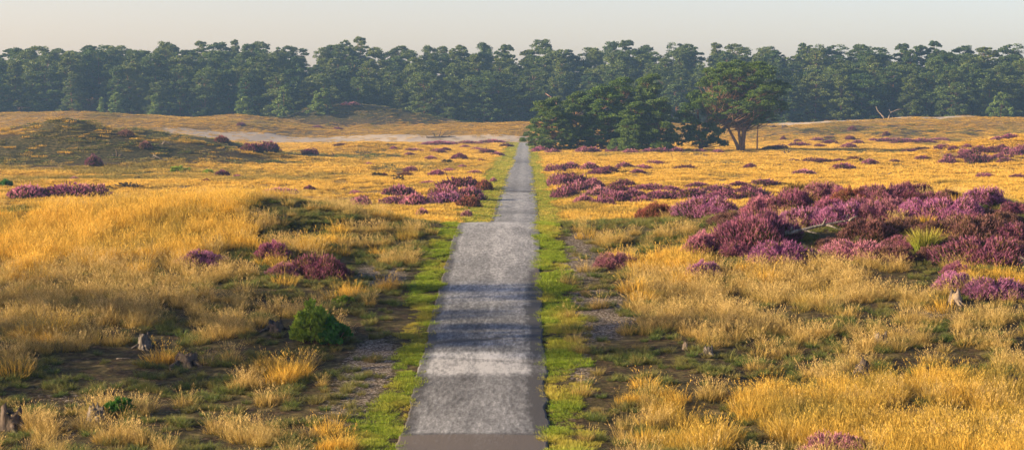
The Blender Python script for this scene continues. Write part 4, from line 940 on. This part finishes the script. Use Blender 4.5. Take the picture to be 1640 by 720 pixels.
scatter('distant_golden_grass', p, rng.uniform(.9, 1.6, len(p)), green * .9 + rng.normal(.08, .18, len(p)) + 2.6 * np.clip(fbm(p[:, 0] / 9, p[:, 1] / 18, 94, 2) - .58, 0, 1) + .35 * ss(430, 480, p[:, 1]) * fbm(p[:, 0] / 15, p[:, 1] / 9, 97), FG, zs=rng.uniform(.55, .85, len(p)) * far_short, label='golden grass of the distant heath and dunes')
n = 14000
y = rng.uniform(108, 434, n); x = XC(y) + rng.choice([-1, 1], n) * (1.5 + rng.uniform(-.05, 4.2, n))
p, m = pick(x, y, 'verge'); k = clear(p, m); p = p[k]
scatter('far_verge_grass', p, rng.uniform(.5, 1.0, len(p)) * np.where(p[:, 1] > 240, 1.3, 1), .1 + rng.random(len(p)) * .9 * (.4 + fbm(p[:, 0] / 2, p[:, 1] / 8, 192, 2)), FV, label='green grass edging the far straight stretch of road')
x, y = pts_in(92, 520, 1.3, 10); p, m = pick(x, y, 'moss', .8); k = clear(p, m, .9) & (rng.random(len(p)) < ss(.3, .6, fbm(p[:, 0] / 2.5, p[:, 1] / 4, 55, 2))); p = p[k]
scatter('dune_moss_tufts', p, rng.uniform(.4, 1.5, len(p)), rng.random(len(p)), FD, label='dark moss and short tufts covering the dunes')

# ------------------------------------------------------------------ haze, sun, sky
EL, AZ = 15.0, -103.0      # sun elevation; azimuth from +Y, clockwise seen from above: it stands to the left, a little behind the camera
hz_me = bpy.data.meshes.new('haze')
x0, x1, y0, y1, z0, z1 = -500, 500, -130, 980, float(gz.min()) - 1.5, 36
hz_me.from_pydata([(x0, y0, z0), (x1, y0, z0), (x1, y1, z0), (x0, y1, z0), (x0, y0, z1), (x1, y0, z1), (x1, y1, z1), (x0, y1, z1)], [],
                  [(0, 3, 2, 1), (4, 5, 6, 7), (0, 1, 5, 4), (1, 2, 6, 5), (2, 3, 7, 6), (3, 0, 4, 7)])
hm, hnt = new_mat('haze_air')
pv = nd(hnt, 'ShaderNodeVolumePrincipled'); pv.inputs['Color'].default_value = (.34, .60, 1, 1); pv.inputs['Density'].default_value = .00028; pv.inputs['Anisotropy'].default_value = .2
o_ = hnt.nodes.new('ShaderNodeOutputMaterial'); hnt.links.new(pv.outputs[0], o_.inputs['Volume'])
hz_me.materials.append(hm)
tag(link('haze', hz_me), kind='stuff')

az = R(AZ); el = R(EL)
sd = Vector((math.sin(az) * math.cos(el), math.cos(az) * math.cos(el), math.sin(el)))
sl = bpy.data.lights.new('sun', 'SUN'); sl.energy = 5.0; sl.angle = R(.7); sl.color = (1, .77, .48)
so = bpy.data.objects.new('sun', sl); col.objects.link(so); so.rotation_euler = sd.to_track_quat('Z', 'Y').to_euler()
w = bpy.data.worlds.new('World'); scene.world = w; w.use_nodes = True
nt = w.node_tree; nt.nodes.clear()
sky = nt.nodes.new('ShaderNodeTexSky'); sky.sky_type = 'NISHITA'; sky.sun_disc = False; sky.sun_elevation = el; sky.sun_rotation = az
sky.air_density = 1.0; sky.dust_density = 1.5; sky.ozone_density = 1.5
bg = nt.nodes.new('ShaderNodeBackground'); bg.inputs[1].default_value = .062
wo = nt.nodes.new('ShaderNodeOutputWorld'); wb = mixc(nt, 1.0, sky.outputs[0], (1.07, .95, 1.10), 'MULTIPLY'); 
# hazy band of brighter, milkier air low above the horizon; warmer towards the sun, cooler away from it
geo = nt.nodes.new('ShaderNodeTexCoord'); sx = nt.nodes.new('ShaderNodeSeparateXYZ'); nt.links.new(geo.outputs['Generated'], sx.inputs[0])
low = mrange(nt, sx.outputs[2], .0, .30, 1, 0)
side = mrange(nt, sx.outputs[0], -.30, .30, 0, 1)
hazec = mixc(nt, side, (2.18, 2.06, 2.02), (1.80, 1.90, 2.06))
wb = mixc(nt, 1.0, wb, mixc(nt, math_(nt, 'MULTIPLY', low, low), (1, 1, 1), hazec), 'MULTIPLY'); nt.links.new(wb, bg.inputs[0]); nt.links.new(bg.outputs[0], wo.inputs[0])
vs = scene.view_settings; scene.display_settings.display_device = 'sRGB'
vs.view_transform = 'Standard'; vs.look = 'None'; vs.exposure = 1.36; vs.gamma = 1
cy = scene.cycles
cy.max_bounces = 5; cy.diffuse_bounces = 2; cy.glossy_bounces = 1; cy.transmission_bounces = 3; cy.volume_bounces = 0; cy.transparent_max_bounces = 4
cy.use_denoising = True; cy.use_adaptive_sampling = True; cy.adaptive_threshold = .02
scene.render.use_persistent_data = False
